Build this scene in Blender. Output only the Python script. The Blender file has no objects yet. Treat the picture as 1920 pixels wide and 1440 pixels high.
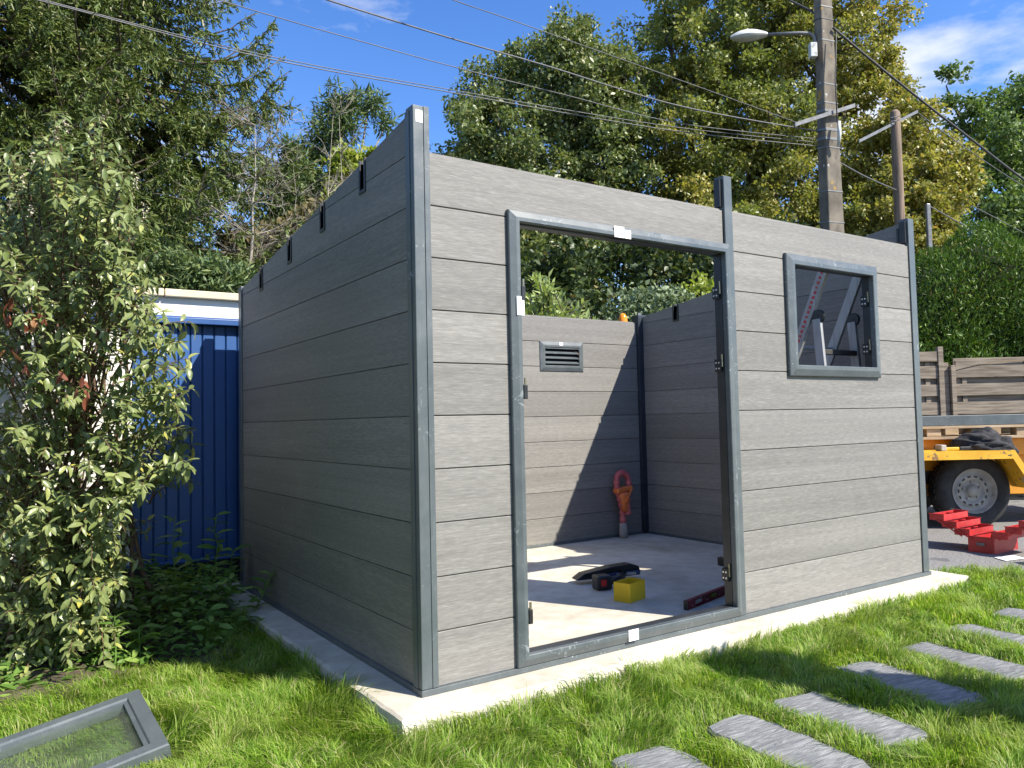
import bpy, math, random
import numpy as np
from mathutils import Vector, Matrix

random.seed(7)
RNG = np.random.default_rng(7)
scene = bpy.context.scene
COL = scene.collection
R = math.radians

# ------------------------------------------------------------------ camera
CAM = np.array([-1.3835, -2.7177, 1.0471])
PITCH, ROLL, YAW, FPX = 0.0466, -0.0221, 0.5919, 1463.95
FWD = np.array([math.sin(YAW) * math.cos(PITCH), math.cos(YAW) * math.cos(PITCH), math.sin(PITCH)])
_r = np.array([math.cos(YAW), -math.sin(YAW), 0.0])
_u = np.cross(_r, FWD)
RIGHT = math.cos(ROLL) * _r + math.sin(ROLL) * _u
UP = -math.sin(ROLL) * _r + math.cos(ROLL) * _u
cd = bpy.data.cameras.new('camera')
cam = bpy.data.objects.new('camera', cd)
COL.objects.link(cam)
M = Matrix.Identity(4)
for i in range(3):
    M[i][0], M[i][1], M[i][2], M[i][3] = RIGHT[i], UP[i], -FWD[i], CAM[i]
cam.matrix_world = M
cd.sensor_width = 36.0
cd.lens = FPX / 1920 * 36
cd.clip_start, cd.clip_end = 0.05, 3000
scene.camera = cam


def at(x, y, d):
    """world point that the photograph shows at pixel x, y when it stands d metres off"""
    return CAM + d * (FWD + (x - 960) / FPX * RIGHT + (720 - y) / FPX * UP)


def px(P):
    d = np.asarray(P, float) - CAM
    z = d @ FWD
    return np.stack([960 + FPX * (d @ RIGHT) / z, 720 - FPX * (d @ UP) / z, z], -1)


# ------------------------------------------------------------------ light
SUN = np.array([0.475, -0.93, 1.0]); SUN = SUN / np.linalg.norm(SUN)
EL = math.asin(SUN[2]); AZ = math.atan2(SUN[0], SUN[1])
w = bpy.data.worlds.new('World'); scene.world = w; w.use_nodes = True
nt = w.node_tree; nt.nodes.clear()
N = nt.nodes.new; Lk = nt.links.new
out = N('ShaderNodeOutputWorld'); bg = N('ShaderNodeBackground')
sky = N('ShaderNodeTexSky'); sky.sky_type = 'NISHITA'; sky.sun_disc = False
sky.sun_elevation = EL; sky.sun_rotation = AZ
sky.air_density = 1.0; sky.dust_density = 0.3; sky.ozone_density = 2.5
hs = N('ShaderNodeHueSaturation'); hs.inputs['Hue'].default_value = 0.512; hs.inputs['Saturation'].default_value = 1.28; hs.inputs['Value'].default_value = 2.3
tc = N('ShaderNodeTexCoord'); sep = N('ShaderNodeSeparateXYZ')
zz = N('ShaderNodeMath'); zz.operation = 'MAXIMUM'; zz.inputs[1].default_value = 0.06
dx = N('ShaderNodeMath'); dx.operation = 'DIVIDE'; dy = N('ShaderNodeMath'); dy.operation = 'DIVIDE'
cmb = N('ShaderNodeCombineXYZ')
nz = N('ShaderNodeTexNoise'); nz.inputs['Scale'].default_value = 0.9; nz.inputs['Detail'].default_value = 9
nz.inputs['Roughness'].default_value = 0.58
mpv = N('ShaderNodeMapping'); mpv.inputs['Location'].default_value = (8.3, -20.0, 0)
rmp = N('ShaderNodeValToRGB'); rmp.color_ramp.elements[0].position = 0.54; rmp.color_ramp.elements[1].position = 0.70
mixc = N('ShaderNodeMix'); mixc.data_type = 'RGBA'
Lk(tc.outputs['Generated'], sep.inputs[0]); Lk(sep.outputs[2], zz.inputs[0])
Lk(sep.outputs[0], dx.inputs[0]); Lk(zz.outputs[0], dx.inputs[1])
Lk(sep.outputs[1], dy.inputs[0]); Lk(zz.outputs[0], dy.inputs[1])
Lk(dx.outputs[0], cmb.inputs[0]); Lk(dy.outputs[0], cmb.inputs[1])
Lk(cmb.outputs[0], mpv.inputs[0]); Lk(mpv.outputs[0], nz.inputs['Vector'])
Lk(nz.outputs['Fac'], rmp.inputs[0]); Lk(rmp.outputs['Color'], mixc.inputs[0])
Lk(sky.outputs[0], hs.inputs['Color']); Lk(hs.outputs[0], mixc.inputs[6])
mixc.inputs[7].default_value = (10.0, 10.2, 10.6, 1)
Lk(mixc.outputs[2], bg.inputs['Color']); bg.inputs['Strength'].default_value = 0.058
Lk(bg.outputs[0], out.inputs[0])
sd = bpy.data.lights.new('sun', 'SUN'); sd.energy = 5.0; sd.angle = R(0.53); sd.color = (1.0, 0.935, 0.82)
sun = bpy.data.objects.new('sun', sd); COL.objects.link(sun)
sun.rotation_euler = Vector(-SUN).to_track_quat('-Z', 'Y').to_euler()
scene.view_settings.view_transform = 'Standard'; scene.view_settings.look = 'None'
scene.view_settings.exposure = 0.95; scene.view_settings.gamma = 1.0
scene.view_settings.use_curve_mapping = False

# ------------------------------------------------------------------ materials
MATS = {}


def _nodes(name):
    m = bpy.data.materials.new(name); m.use_nodes = True
    t = m.node_tree; t.nodes.clear()
    o = t.nodes.new('ShaderNodeOutputMaterial'); b = t.nodes.new('ShaderNodeBsdfPrincipled')
    t.links.new(b.outputs[0], o.inputs[0])
    MATS[name] = m
    return m, t, b, o


def ramp(t, stops, fac=None):
    r = t.nodes.new('ShaderNodeValToRGB'); e = r.color_ramp.elements
    while len(e) < len(stops): e.new(0.5)
    for k, (p, c) in enumerate(stops):
        e[k].position = p; e[k].color = (c[0], c[1], c[2], 1)
    if fac is not None: t.links.new(fac, r.inputs[0])
    return r


def coords(t, scale=(1, 1, 1), kind='Object', rot=(0, 0, 0)):
    c = t.nodes.new('ShaderNodeTexCoord'); m = t.nodes.new('ShaderNodeMapping')
    m.inputs['Scale'].default_value = scale; m.inputs['Rotation'].default_value = rot
    t.links.new(c.outputs[kind], m.inputs[0])
    return m.outputs[0]


def noise(t, vec, scale=5, detail=5, rough=0.55, dist=0):
    n = t.nodes.new('ShaderNodeTexNoise'); n.inputs['Scale'].default_value = scale
    n.inputs['Detail'].default_value = detail; n.inputs['Roughness'].default_value = rough
    n.inputs['Distortion'].default_value = dist
    t.links.new(vec, n.inputs['Vector'])
    return n.outputs['Fac']


def mixcol(t, fac, a, b, mode='MIX'):
    m = t.nodes.new('ShaderNodeMix'); m.data_type = 'RGBA'; m.blend_type = mode
    for s, v in ((0, fac), (6, a), (7, b)):
        if isinstance(v, (int, float)): m.inputs[s].default_value = v
        elif isinstance(v, tuple): m.inputs[s].default_value = (v[0], v[1], v[2], 1)
        else: t.links.new(v, m.inputs[s])
    return m.outputs[2]


def bump(t, b, h, strength=0.3, dist=0.01):
    n = t.nodes.new('ShaderNodeBump'); n.inputs['Strength'].default_value = strength
    n.inputs['Distance'].default_value = dist
    t.links.new(h, n.inputs['Height']); t.links.new(n.outputs[0], b.inputs['Normal'])


def surf(name, c0, c1, scale=(4, 4, 4), ns=1.0, rough=0.6, rough2=None, metal=0.0, bmp=0.0, bd=0.004, lo=0.35, hi=0.65,
         detail=6, spots=None, spec=0.5, objvar=0.0):
    """two-tone weathered surface; spots = (colour, scale, threshold) for specks and scuffs"""
    m, t, b, o = _nodes(name)
    v = coords(t, scale)
    f = noise(t, v, ns, detail)
    col = ramp(t, [(lo, c0), (hi, c1)], f).outputs[0]
    if spots:
        for sc, ss, th in spots:
            v2 = coords(t, (1, 1, 1)); f2 = noise(t, v2, ss, 3, 0.6)
            r2 = ramp(t, [(th, (0, 0, 0)), (th + 0.03, (1, 1, 1))], f2)
            col = mixcol(t, r2.outputs[0], col, sc)
    if objvar:
        oi = t.nodes.new('ShaderNodeObjectInfo')
        r3 = ramp(t, [(0, (1 - objvar,) * 3), (1, (1 + objvar,) * 3)], oi.outputs['Random'])
        col = mixcol(t, 1.0, col, r3.outputs[0], 'MULTIPLY')
    t.links.new(col, b.inputs['Base Color'])
    b.inputs['Metallic'].default_value = metal
    b.inputs['Specular IOR Level'].default_value = spec
    if rough2 is not None:
        rr = ramp(t, [(0.3, (rough,) * 3), (0.7, (rough2,) * 3)], f); t.links.new(rr.outputs[0], b.inputs['Roughness'])
    else:
        b.inputs['Roughness'].default_value = rough
    if bmp: bump(t, b, f, bmp, bd)
    return m


def leafmat(name, stops, trans=0.35, rough=0.5, spec=0.4, patch=0.0, patchcol=(0.3, 0.25, 0.05), pscale=0.5, back=None):
    m, t, b, o = _nodes(name)
    g = t.nodes.new('ShaderNodeNewGeometry')
    r = ramp(t, stops, g.outputs['Random Per Island'])
    col = r.outputs[0]
    if patch:
        v = coords(t, (1, 1, 1)); f = noise(t, v, pscale, 3, 0.6)
        rr = ramp(t, [(0.42, (0, 0, 0)), (0.62, (patch,) * 3)], f)
        col = mixcol(t, rr.outputs[0], col, patchcol)
    if back is not None:
        col = mixcol(t, g.outputs['Backfacing'], col, back)
    t.links.new(col, b.inputs['Base Color'])
    b.inputs['Roughness'].default_value = rough; b.inputs['Specular IOR Level'].default_value = spec
    tr = t.nodes.new('ShaderNodeBsdfTranslucent'); ms = t.nodes.new('ShaderNodeMixShader')
    c2 = mixcol(t, 1.0, col, (1.25, 1.3, 0.7), 'MULTIPLY')
    t.links.new(c2, tr.inputs[0]); ms.inputs[0].default_value = trans
    t.links.new(b.outputs[0], ms.inputs[1]); t.links.new(tr.outputs[0], ms.inputs[2]); t.links.new(ms.outputs[0], o.inputs[0])
    return m


def board_material():
    m, t, b, o = _nodes('composite_board')
    c = t.nodes.new('ShaderNodeTexCoord'); s = t.nodes.new('ShaderNodeSeparateXYZ')
    t.links.new(c.outputs['Object'], s.inputs[0])
    a = t.nodes.new('ShaderNodeMath'); a.operation = 'ADD'
    t.links.new(s.outputs[0], a.inputs[0]); t.links.new(s.outputs[1], a.inputs[1])
    oi = t.nodes.new('ShaderNodeObjectInfo')
    k = t.nodes.new('ShaderNodeMath'); k.operation = 'MULTIPLY'; k.inputs[1].default_value = 40
    t.links.new(oi.outputs['Random'], k.inputs[0])
    cb = t.nodes.new('ShaderNodeCombineXYZ')
    t.links.new(a.outputs[0], cb.inputs[0]); t.links.new(k.outputs[0], cb.inputs[1]); t.links.new(s.outputs[2], cb.inputs[2])
    def mp(sc):
        q = t.nodes.new('ShaderNodeMapping'); q.inputs['Scale'].default_value = sc
        t.links.new(cb.outputs[0], q.inputs[0]); return q.outputs[0]
    fine = noise(t, mp((20, 1, 260)), 1.0, 3, 0.65)
    broad = noise(t, mp((0.9, 1, 62)), 1.0, 4, 0.6)
    band = noise(t, mp((0.5, 1, 9)), 1.0, 2, 0.5)
    cf = ramp(t, [(0.28, (0.155, 0.149, 0.139)), (0.52, (0.202, 0.195, 0.182)), (0.74, (0.275, 0.266, 0.248))], fine).outputs[0]
    cbd = ramp(t, [(0.3, (0.90, 0.90, 0.90)), (0.7, (1.08, 1.075, 1.065))], broad).outputs[0]
    cw = ramp(t, [(0.3, (0.9, 0.9, 0.9)), (0.7, (1.1, 1.1, 1.1))], band).outputs[0]
    col = mixcol(t, 1.0, mixcol(t, 1.0, cf, cbd, 'MULTIPLY'), cw, 'MULTIPLY')
    dst = noise(t, coords(t), 2.3, 5, 0.65)
    col = mixcol(t, ramp(t, [(0.56, (0, 0, 0)), (0.80, (0.28,) * 3)], dst).outputs[0], col, (0.31, 0.295, 0.265))
    r3 = ramp(t, [(0, (0.87,) * 3), (1, (1.10,) * 3)], oi.outputs['Random'])
    col = mixcol(t, 1.0, col, r3.outputs[0], 'MULTIPLY')
    t.links.new(col, b.inputs['Base Color'])
    b.inputs['Roughness'].default_value = 0.62; b.inputs['Specular IOR Level'].default_value = 0.35
    bump(t, b, fine, 0.12, 0.002)
    return m


def concrete_material():
    m, t, b, o = _nodes('slab_concrete')
    v = coords(t)
    a = noise(t, v, 1.3, 8, 0.62, 0.6); c = noise(t, v, 9, 6, 0.65); f = noise(t, v, 160, 3, 0.6); st = noise(t, v, 2.6, 4, 0.6, 1.5)
    col = ramp(t, [(0.3, (0.41, 0.37, 0.30)), (0.5, (0.56, 0.52, 0.435)), (0.72, (0.67, 0.635, 0.55))], a).outputs[0]
    col = mixcol(t, 1.0, col, ramp(t, [(0.3, (0.80, 0.79, 0.76)), (0.65, (1.05, 1.05, 1.05))], c).outputs[0], 'MULTIPLY')
    col = mixcol(t, 1.0, col, ramp(t, [(0.33, (0.84, 0.83, 0.82)), (0.5, (1.0, 1.0, 1.0))], f).outputs[0], 'MULTIPLY')
    col = mixcol(t, ramp(t, [(0.62, (0, 0, 0)), (0.75, (0.35, 0.35, 0.35))], st).outputs[0], col, (0.47, 0.38, 0.26))
    t.links.new(col, b.inputs['Base Color']); b.inputs['Roughness'].default_value = 0.85; b.inputs['Specular IOR Level'].default_value = 0.25
    bump(t, b, c, 0.25, 0.006)
    return m


def anodised():
    m, t, b, o = _nodes('anthracite_aluminium')
    v = coords(t)
    a = noise(t, v, 6, 6, 0.65); f = noise(t, coords(t, (90, 90, 9)), 1, 4, 0.7); sc = noise(t, v, 26, 4, 0.6, 1.8)
    col = ramp(t, [(0.3, (0.068, 0.083, 0.090)), (0.7, (0.105, 0.122, 0.128))], a).outputs[0]
    msk = ramp(t, [(0.48, (0, 0, 0)), (0.62, (1, 1, 1))], noise(t, v, 2.1, 3, 0.6)).outputs[0]
    col = mixcol(t, mixcol(t, 1.0, ramp(t, [(0.60, (0, 0, 0)), (0.67, (0.6, 0.6, 0.6))], sc).outputs[0], msk, 'MULTIPLY'), col, (0.42, 0.46, 0.47))
    col = mixcol(t, ramp(t, [(0.58, (0, 0, 0)), (0.85, (0.5, 0.5, 0.5))], f).outputs[0], col, (0.2, 0.22, 0.225))
    t.links.new(col, b.inputs['Base Color'])
    t.links.new(ramp(t, [(0.3, (0.30,) * 3), (0.7, (0.48,) * 3)], a).outputs[0], b.inputs['Roughness'])
    b.inputs['Specular IOR Level'].default_value = 0.55
    return m


def slate_material():
    m, t, b, o = _nodes('slate_stone')
    v = coords(t, (9, 58, 30), rot=(0, 0, R(38)))
    f = noise(t, v, 1.0, 7, 0.65, 0.8); g = noise(t, coords(t), 4, 5, 0.6); h = noise(t, coords(t), 60, 4, 0.7)
    col = ramp(t, [(0.30, (0.09, 0.095, 0.10)), (0.5, (0.185, 0.19, 0.195)), (0.70, (0.31, 0.315, 0.315))], f).outputs[0]
    col = mixcol(t, 1.0, col, ramp(t, [(0.3, (0.8, 0.8, 0.8)), (0.7, (1.15, 1.15, 1.15))], g).outputs[0], 'MULTIPLY')
    col = mixcol(t, ramp(t, [(0.6, (0, 0, 0)), (0.8, (0.4, 0.4, 0.4))], h).outputs[0], col, (0.3, 0.29, 0.25))
    oi = t.nodes.new('ShaderNodeObjectInfo'); col = mixcol(t, 1.0, col, ramp(t, [(0, (0.85, 0.85, 0.86)), (1, (1.15, 1.14, 1.12))], oi.outputs['Random']).outputs[0], 'MULTIPLY')
    col = mixcol(t, ramp(t, [(0.60, (0, 0, 0)), (0.72, (0.5,) * 3)], noise(t, coords(t), 7, 6, 0.7)).outputs[0], col, (0.10, 0.11, 0.05))
    t.links.new(col, b.inputs['Base Color']); b.inputs['Roughness'].default_value = 0.7
    bump(t, b, f, 0.8, 0.012)
    return m


def glass_material(name, tint=(0.75, 0.85, 0.78)):
    m, t, b, o = _nodes(name)
    b.inputs['Base Color'].default_value = (*tint, 1); b.inputs['Roughness'].default_value = 0.03
    b.inputs['Transmission Weight'].default_value = 1.0; b.inputs['IOR'].default_value = 1.1
    gl = t.nodes.new('ShaderNodeBsdfGlossy'); gl.inputs['Roughness'].default_value = 0.06
    tr = t.nodes.new('ShaderNodeBsdfTransparent'); tr.inputs[0].default_value = (*tint, 1)
    df = t.nodes.new('ShaderNodeBsdfDiffuse'); df.inputs[0].default_value = (0.33, 0.36, 0.30, 1)
    dust = noise(t, coords(t), 7, 5, 0.7)
    m0 = t.nodes.new('ShaderNodeMixShader'); t.links.new(ramp(t, [(0.35, (0.04,) * 3), (0.75, (0.12,) * 3)], dust).outputs[0], m0.inputs[0])
    t.links.new(tr.outputs[0], m0.inputs[1]); t.links.new(df.outputs[0], m0.inputs[2])
    lw = t.nodes.new('ShaderNodeLayerWeight'); lw.inputs[0].default_value = 0.5
    m1 = t.nodes.new('ShaderNodeMixShader'); t.links.new(ramp(t, [(0.3, (0.03,) * 3), (0.75, (0.10,) * 3), (1.0, (0.7,) * 3)], lw.outputs['Facing']).outputs[0], m1.inputs[0])
    t.links.new(m0.outputs[0], m1.inputs[1]); t.links.new(gl.outputs[0], m1.inputs[2]); t.links.new(m1.outputs[0], o.inputs[0])
    return m


board_material(); concrete_material(); anodised(); slate_material(); glass_material('dusty_glass', (0.93, 0.97, 0.94))
surf('dark_lining', (0.018, 0.021, 0.024), (0.032, 0.036, 0.04), (8, 8, 8), rough=0.4)
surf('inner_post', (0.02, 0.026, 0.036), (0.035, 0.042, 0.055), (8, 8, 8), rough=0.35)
surf('black_plastic', (0.008, 0.009, 0.01), (0.02, 0.021, 0.022), (20, 20, 20), rough=0.4)
surf('screw_metal', (0.6, 0.6, 0.6), (0.75, 0.75, 0.74), (20, 20, 20), rough=0.3, metal=0.6)
surf('brass', (0.3, 0.26, 0.18), (0.4, 0.35, 0.24), (20, 20, 20), rough=0.3, metal=0.8)
surf('sticker', (0.78, 0.78, 0.77), (0.85, 0.85, 0.84), (20, 20, 20), rough=0.6)
surf('print_ink', (0.3, 0.3, 0.32), (0.4, 0.4, 0.42), (20, 20, 20), rough=0.6)
surf('gate_blue', (0.020, 0.075, 0.235), (0.028, 0.098, 0.285), (3, 3, 1), rough=0.38, rough2=0.5, spec=0.5, objvar=0.06)
surf('white_render', (0.68, 0.66, 0.61), (0.80, 0.78, 0.73), (3, 3, 3), rough=0.9, bmp=0.5, bd=0.004, spots=[((0.5, 0.47, 0.4), 5, 0.66)])
surf('cream_coping', (0.55, 0.46, 0.31), (0.68, 0.58, 0.42), (4, 4, 4), rough=0.85, bmp=0.3, spots=[((0.3, 0.26, 0.18), 12, 0.68)])
surf('soil', (0.035, 0.026, 0.016), (0.12, 0.095, 0.06), (14, 14, 14), rough=0.95, bmp=0.8, bd=0.02)
surf('lawn_soil', (0.035, 0.05, 0.015), (0.09, 0.10, 0.035), (10, 10, 10), rough=0.95, bmp=0.6, bd=0.02)
surf('ground_earth', (0.05, 0.055, 0.025), (0.10, 0.095, 0.05), (2, 2, 2), rough=0.95)
surf('asphalt', (0.085, 0.082, 0.078), (0.27, 0.262, 0.25), (70, 70, 70), rough=0.9, bmp=0.6, bd=0.004, spots=[((0.10, 0.1, 0.1), 2.2, 0.62)])
surf('pole_concrete', (0.10, 0.085, 0.068), (0.20, 0.172, 0.135), (5, 5, 3), rough=0.9, bmp=0.3, spots=[((0.34, 0.21, 0.05), 3.2, 0.66), ((0.42, 0.41, 0.38), 6, 0.68), ((0.07, 0.065, 0.055), 9, 0.66)])
surf('pole_wood', (0.13, 0.09, 0.062), (0.24, 0.175, 0.13), (26, 26, 1.6), rough=0.85, bmp=0.3)
surf('galvanised', (0.12, 0.122, 0.125), (0.19, 0.193, 0.195), (10, 10, 10), rough=0.45, metal=0.3)
surf('lamp_grey', (0.46, 0.47, 0.46), (0.60, 0.61, 0.60), (8, 8, 8), rough=0.5, spots=[((0.3, 0.3, 0.27), 12, 0.62)])
surf('lamp_bowl', (0.34, 0.34, 0.31), (0.42, 0.42, 0.39), (8, 8, 8), rough=0.25)
surf('wire_black', (0.03, 0.03, 0.032), (0.05, 0.05, 0.052), (8, 8, 8), rough=0.6)
surf('wire_grey', (0.09, 0.09, 0.095), (0.13, 0.13, 0.135), (8, 8, 8), rough=0.5)
surf('fence_wood', (0.13, 0.10, 0.072), (0.27, 0.225, 0.17), (3, 3, 40), rough=0.85, bmp=0.3, spots=[((0.10, 0.075, 0.05), 9, 0.70)], objvar=0.16)
surf('trailer_yellow', (0.62, 0.32, 0.015), (0.76, 0.43, 0.03), (4, 4, 4), rough=0.5, spots=[((0.25, 0.14, 0.05), 9, 0.64), ((0.45, 0.36, 0.22), 4, 0.62), ((0.10, 0.07, 0.04), 22, 0.68)])
surf('trailer_orange', (0.55, 0.22, 0.012), (0.66, 0.30, 0.02), (4, 4, 4), rough=0.5, spots=[((0.12, 0.08, 0.05), 8, 0.64)])
surf('tyre_rubber', (0.014, 0.014, 0.014), (0.032, 0.031, 0.03), (12, 12, 12), rough=0.8)
surf('rim_steel', (0.24, 0.23, 0.205), (0.36, 0.345, 0.31), (9, 9, 9), rough=0.55, spots=[((0.13, 0.10, 0.075), 16, 0.68)])
surf('chassis_dark', (0.02, 0.02, 0.02), (0.05, 0.047, 0.042), (9, 9, 9), rough=0.7)
surf('pallet_wood', (0.32, 0.22, 0.13), (0.50, 0.38, 0.25), (4, 4, 30), rough=0.85, objvar=0.15)
surf('black_cloth', (0.010, 0.010, 0.012), (0.035, 0.035, 0.04), (20, 20, 20), rough=0.9)
surf('toolbox_red', (0.33, 0.018, 0.018), (0.50, 0.035, 0.035), (6, 6, 6), rough=0.42, spots=[((0.5, 0.2, 0.18), 18, 0.68), ((0.16, 0.05, 0.04), 14, 0.70)])
surf('tool_blue', (0.012, 0.03, 0.09), (0.02, 0.045, 0.12), (9, 9, 9), rough=0.4)
surf('tool_red', (0.45, 0.02, 0.02), (0.5, 0.03, 0.03), (9, 9, 9), rough=0.4)
surf('yellow_card', (0.62, 0.42, 0.012), (0.70, 0.49, 0.02), (6, 6, 6), rough=0.6)
surf('level_red', (0.17, 0.012, 0.022), (0.25, 0.02, 0.035), (9, 9, 9), rough=0.4, spots=[((0.4, 0.35, 0.34), 40, 0.64)])
surf('hose_pink', (0.46, 0.09, 0.10), (0.58, 0.15, 0.15), (9, 9, 9), rough=0.55)
surf('tape_orange', (0.68, 0.16, 0.04), (0.80, 0.24, 0.07), (9, 9, 9), rough=0.45)
surf('dusty_grey', (0.3, 0.28, 0.25), (0.42, 0.39, 0.35), (20, 20, 20), rough=0.9)
surf('ladder_alu', (0.27, 0.275, 0.28), (0.40, 0.405, 0.41), (40, 40, 4), rough=0.45, metal=0.25)
surf('red_print', (0.45, 0.03, 0.03), (0.55, 0.05, 0.05), (40, 40, 40), rough=0.5)
surf('beacon_orange', (0.85, 0.22, 0.01), (0.9, 0.28, 0.015), (9, 9, 9), rough=0.15)
surf('paper', (0.7, 0.7, 0.72), (0.8, 0.8, 0.82), (9, 9, 9), rough=0.8)
surf('bark_brown', (0.055, 0.043, 0.032), (0.13, 0.105, 0.08), (9, 9, 2), rough=0.95, bmp=0.5)
surf('bark_pale', (0.22, 0.195, 0.155), (0.36, 0.325, 0.27), (9, 9, 3), rough=0.9)
surf('twig_red', (0.08, 0.05, 0.03), (0.17, 0.10, 0.06), (9, 9, 9), rough=0.7)
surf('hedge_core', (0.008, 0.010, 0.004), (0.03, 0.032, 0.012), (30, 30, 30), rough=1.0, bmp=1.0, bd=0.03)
surf('terracotta', (0.35, 0.13, 0.07), (0.45, 0.19, 0.1), (9, 9, 9), rough=0.8)
surf('flower_cream', (0.40, 0.35, 0.25), (0.52, 0.46, 0.34), (9, 9, 9), rough=0.8)
leafmat('grass_blade', [(0.0, (0.085, 0.185, 0.014)), (0.35, (0.17, 0.315, 0.026)), (0.72, (0.29, 0.43, 0.055)), (0.88, (0.43, 0.52, 0.13)), (0.94, (0.55, 0.50, 0.26)), (1.0, (0.50, 0.42, 0.25))], 0.5, 0.5, 0.35,
        0.4, (0.31, 0.37, 0.08), 2.6)
leafmat('shrub_leaf', [(0.0, (0.11, 0.155, 0.045)), (0.5, (0.18, 0.225, 0.075)), (0.85, (0.26, 0.30, 0.115)), (0.96, (0.33, 0.36, 0.11)), (1.0, (0.45, 0.40, 0.08))], 0.25, 0.36, 0.5,
        back=(0.19, 0.23, 0.11))
leafmat('dead_leaf', [(0.0, (0.12, 0.035, 0.022)), (0.6, (0.20, 0.065, 0.035)), (1.0, (0.32, 0.17, 0.09))], 0.25, 0.6, 0.3)
leafmat('weed_leaf', [(0.0, (0.09, 0.18, 0.03)), (0.6, (0.15, 0.27, 0.055)), (1.0, (0.25, 0.36, 0.08))], 0.35, 0.5, 0.35)
leafmat('oak_green', [(0.0, (0.085, 0.125, 0.038)), (0.5, (0.145, 0.195, 0.068)), (0.9, (0.22, 0.26, 0.115)), (1.0, (0.33, 0.29, 0.10))], 0.32, 0.42, 0.5, 0.35, (0.13, 0.15, 0.03), 0.35)
leafmat('oak_gold', [(0.0, (0.14, 0.165, 0.030)), (0.4, (0.25, 0.245, 0.05)), (0.78, (0.36, 0.325, 0.085)), (0.95, (0.44, 0.36, 0.11)), (1.0, (0.36, 0.22, 0.06))], 0.36, 0.45, 0.45, 0.85, (0.155, 0.20, 0.05), 0.22)
leafmat('oak_shade_leaf', [(0.0, (0.03, 0.05, 0.014)), (0.6, (0.055, 0.085, 0.022)), (0.95, (0.10, 0.13, 0.035)), (1.0, (0.2, 0.15, 0.05))], 0.22, 0.45, 0.4)  # leaf colour darkened to stand for the shade under the oaks
leafmat('ash_green', [(0.0, (0.07, 0.125, 0.03)), (0.5, (0.12, 0.19, 0.052)), (1.0, (0.2, 0.27, 0.09))], 0.30, 0.42, 0.45)
leafmat('spruce_needle', [(0.0, (0.05, 0.08, 0.02)), (0.5, (0.095, 0.135, 0.03)), (0.9, (0.155, 0.19, 0.045)), (1.0, (0.22, 0.19, 0.09))], 0.18, 0.5, 0.35)
leafmat('cypress_leaf', [(0.0, (0.06, 0.10, 0.045)), (0.6, (0.11, 0.165, 0.06)), (1.0, (0.18, 0.22, 0.07))], 0.2, 0.5, 0.3)
leafmat('lime_leaf', [(0.0, (0.16, 0.22, 0.03)), (0.6, (0.27, 0.33, 0.05)), (1.0, (0.4, 0.4, 0.09))], 0.35, 0.45, 0.4)
leafmat('dry_leaf', [(0.0, (0.12, 0.10, 0.04)), (0.6, (0.2, 0.165, 0.08)), (1.0, (0.14, 0.16, 0.05))], 0.25, 0.6, 0.3)
leafmat('laurel_leaf', [(0.0, (0.22, 0.29, 0.08)), (0.6, (0.34, 0.42, 0.15)), (1.0, (0.5, 0.55, 0.26))], 0.25, 0.35, 0.5)
leafmat('willow_leaf', [(0.0, (0.12, 0.17, 0.09)), (1.0, (0.24, 0.30, 0.17))], 0.25, 0.5, 0.4)
leafmat('thuja_leaf', [(0.0, (0.045, 0.09, 0.012)), (0.6, (0.085, 0.16, 0.02)), (0.95, (0.15, 0.24, 0.032)), (1.0, (0.2, 0.14, 0.05))], 0.18, 0.5, 0.35)


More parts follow.
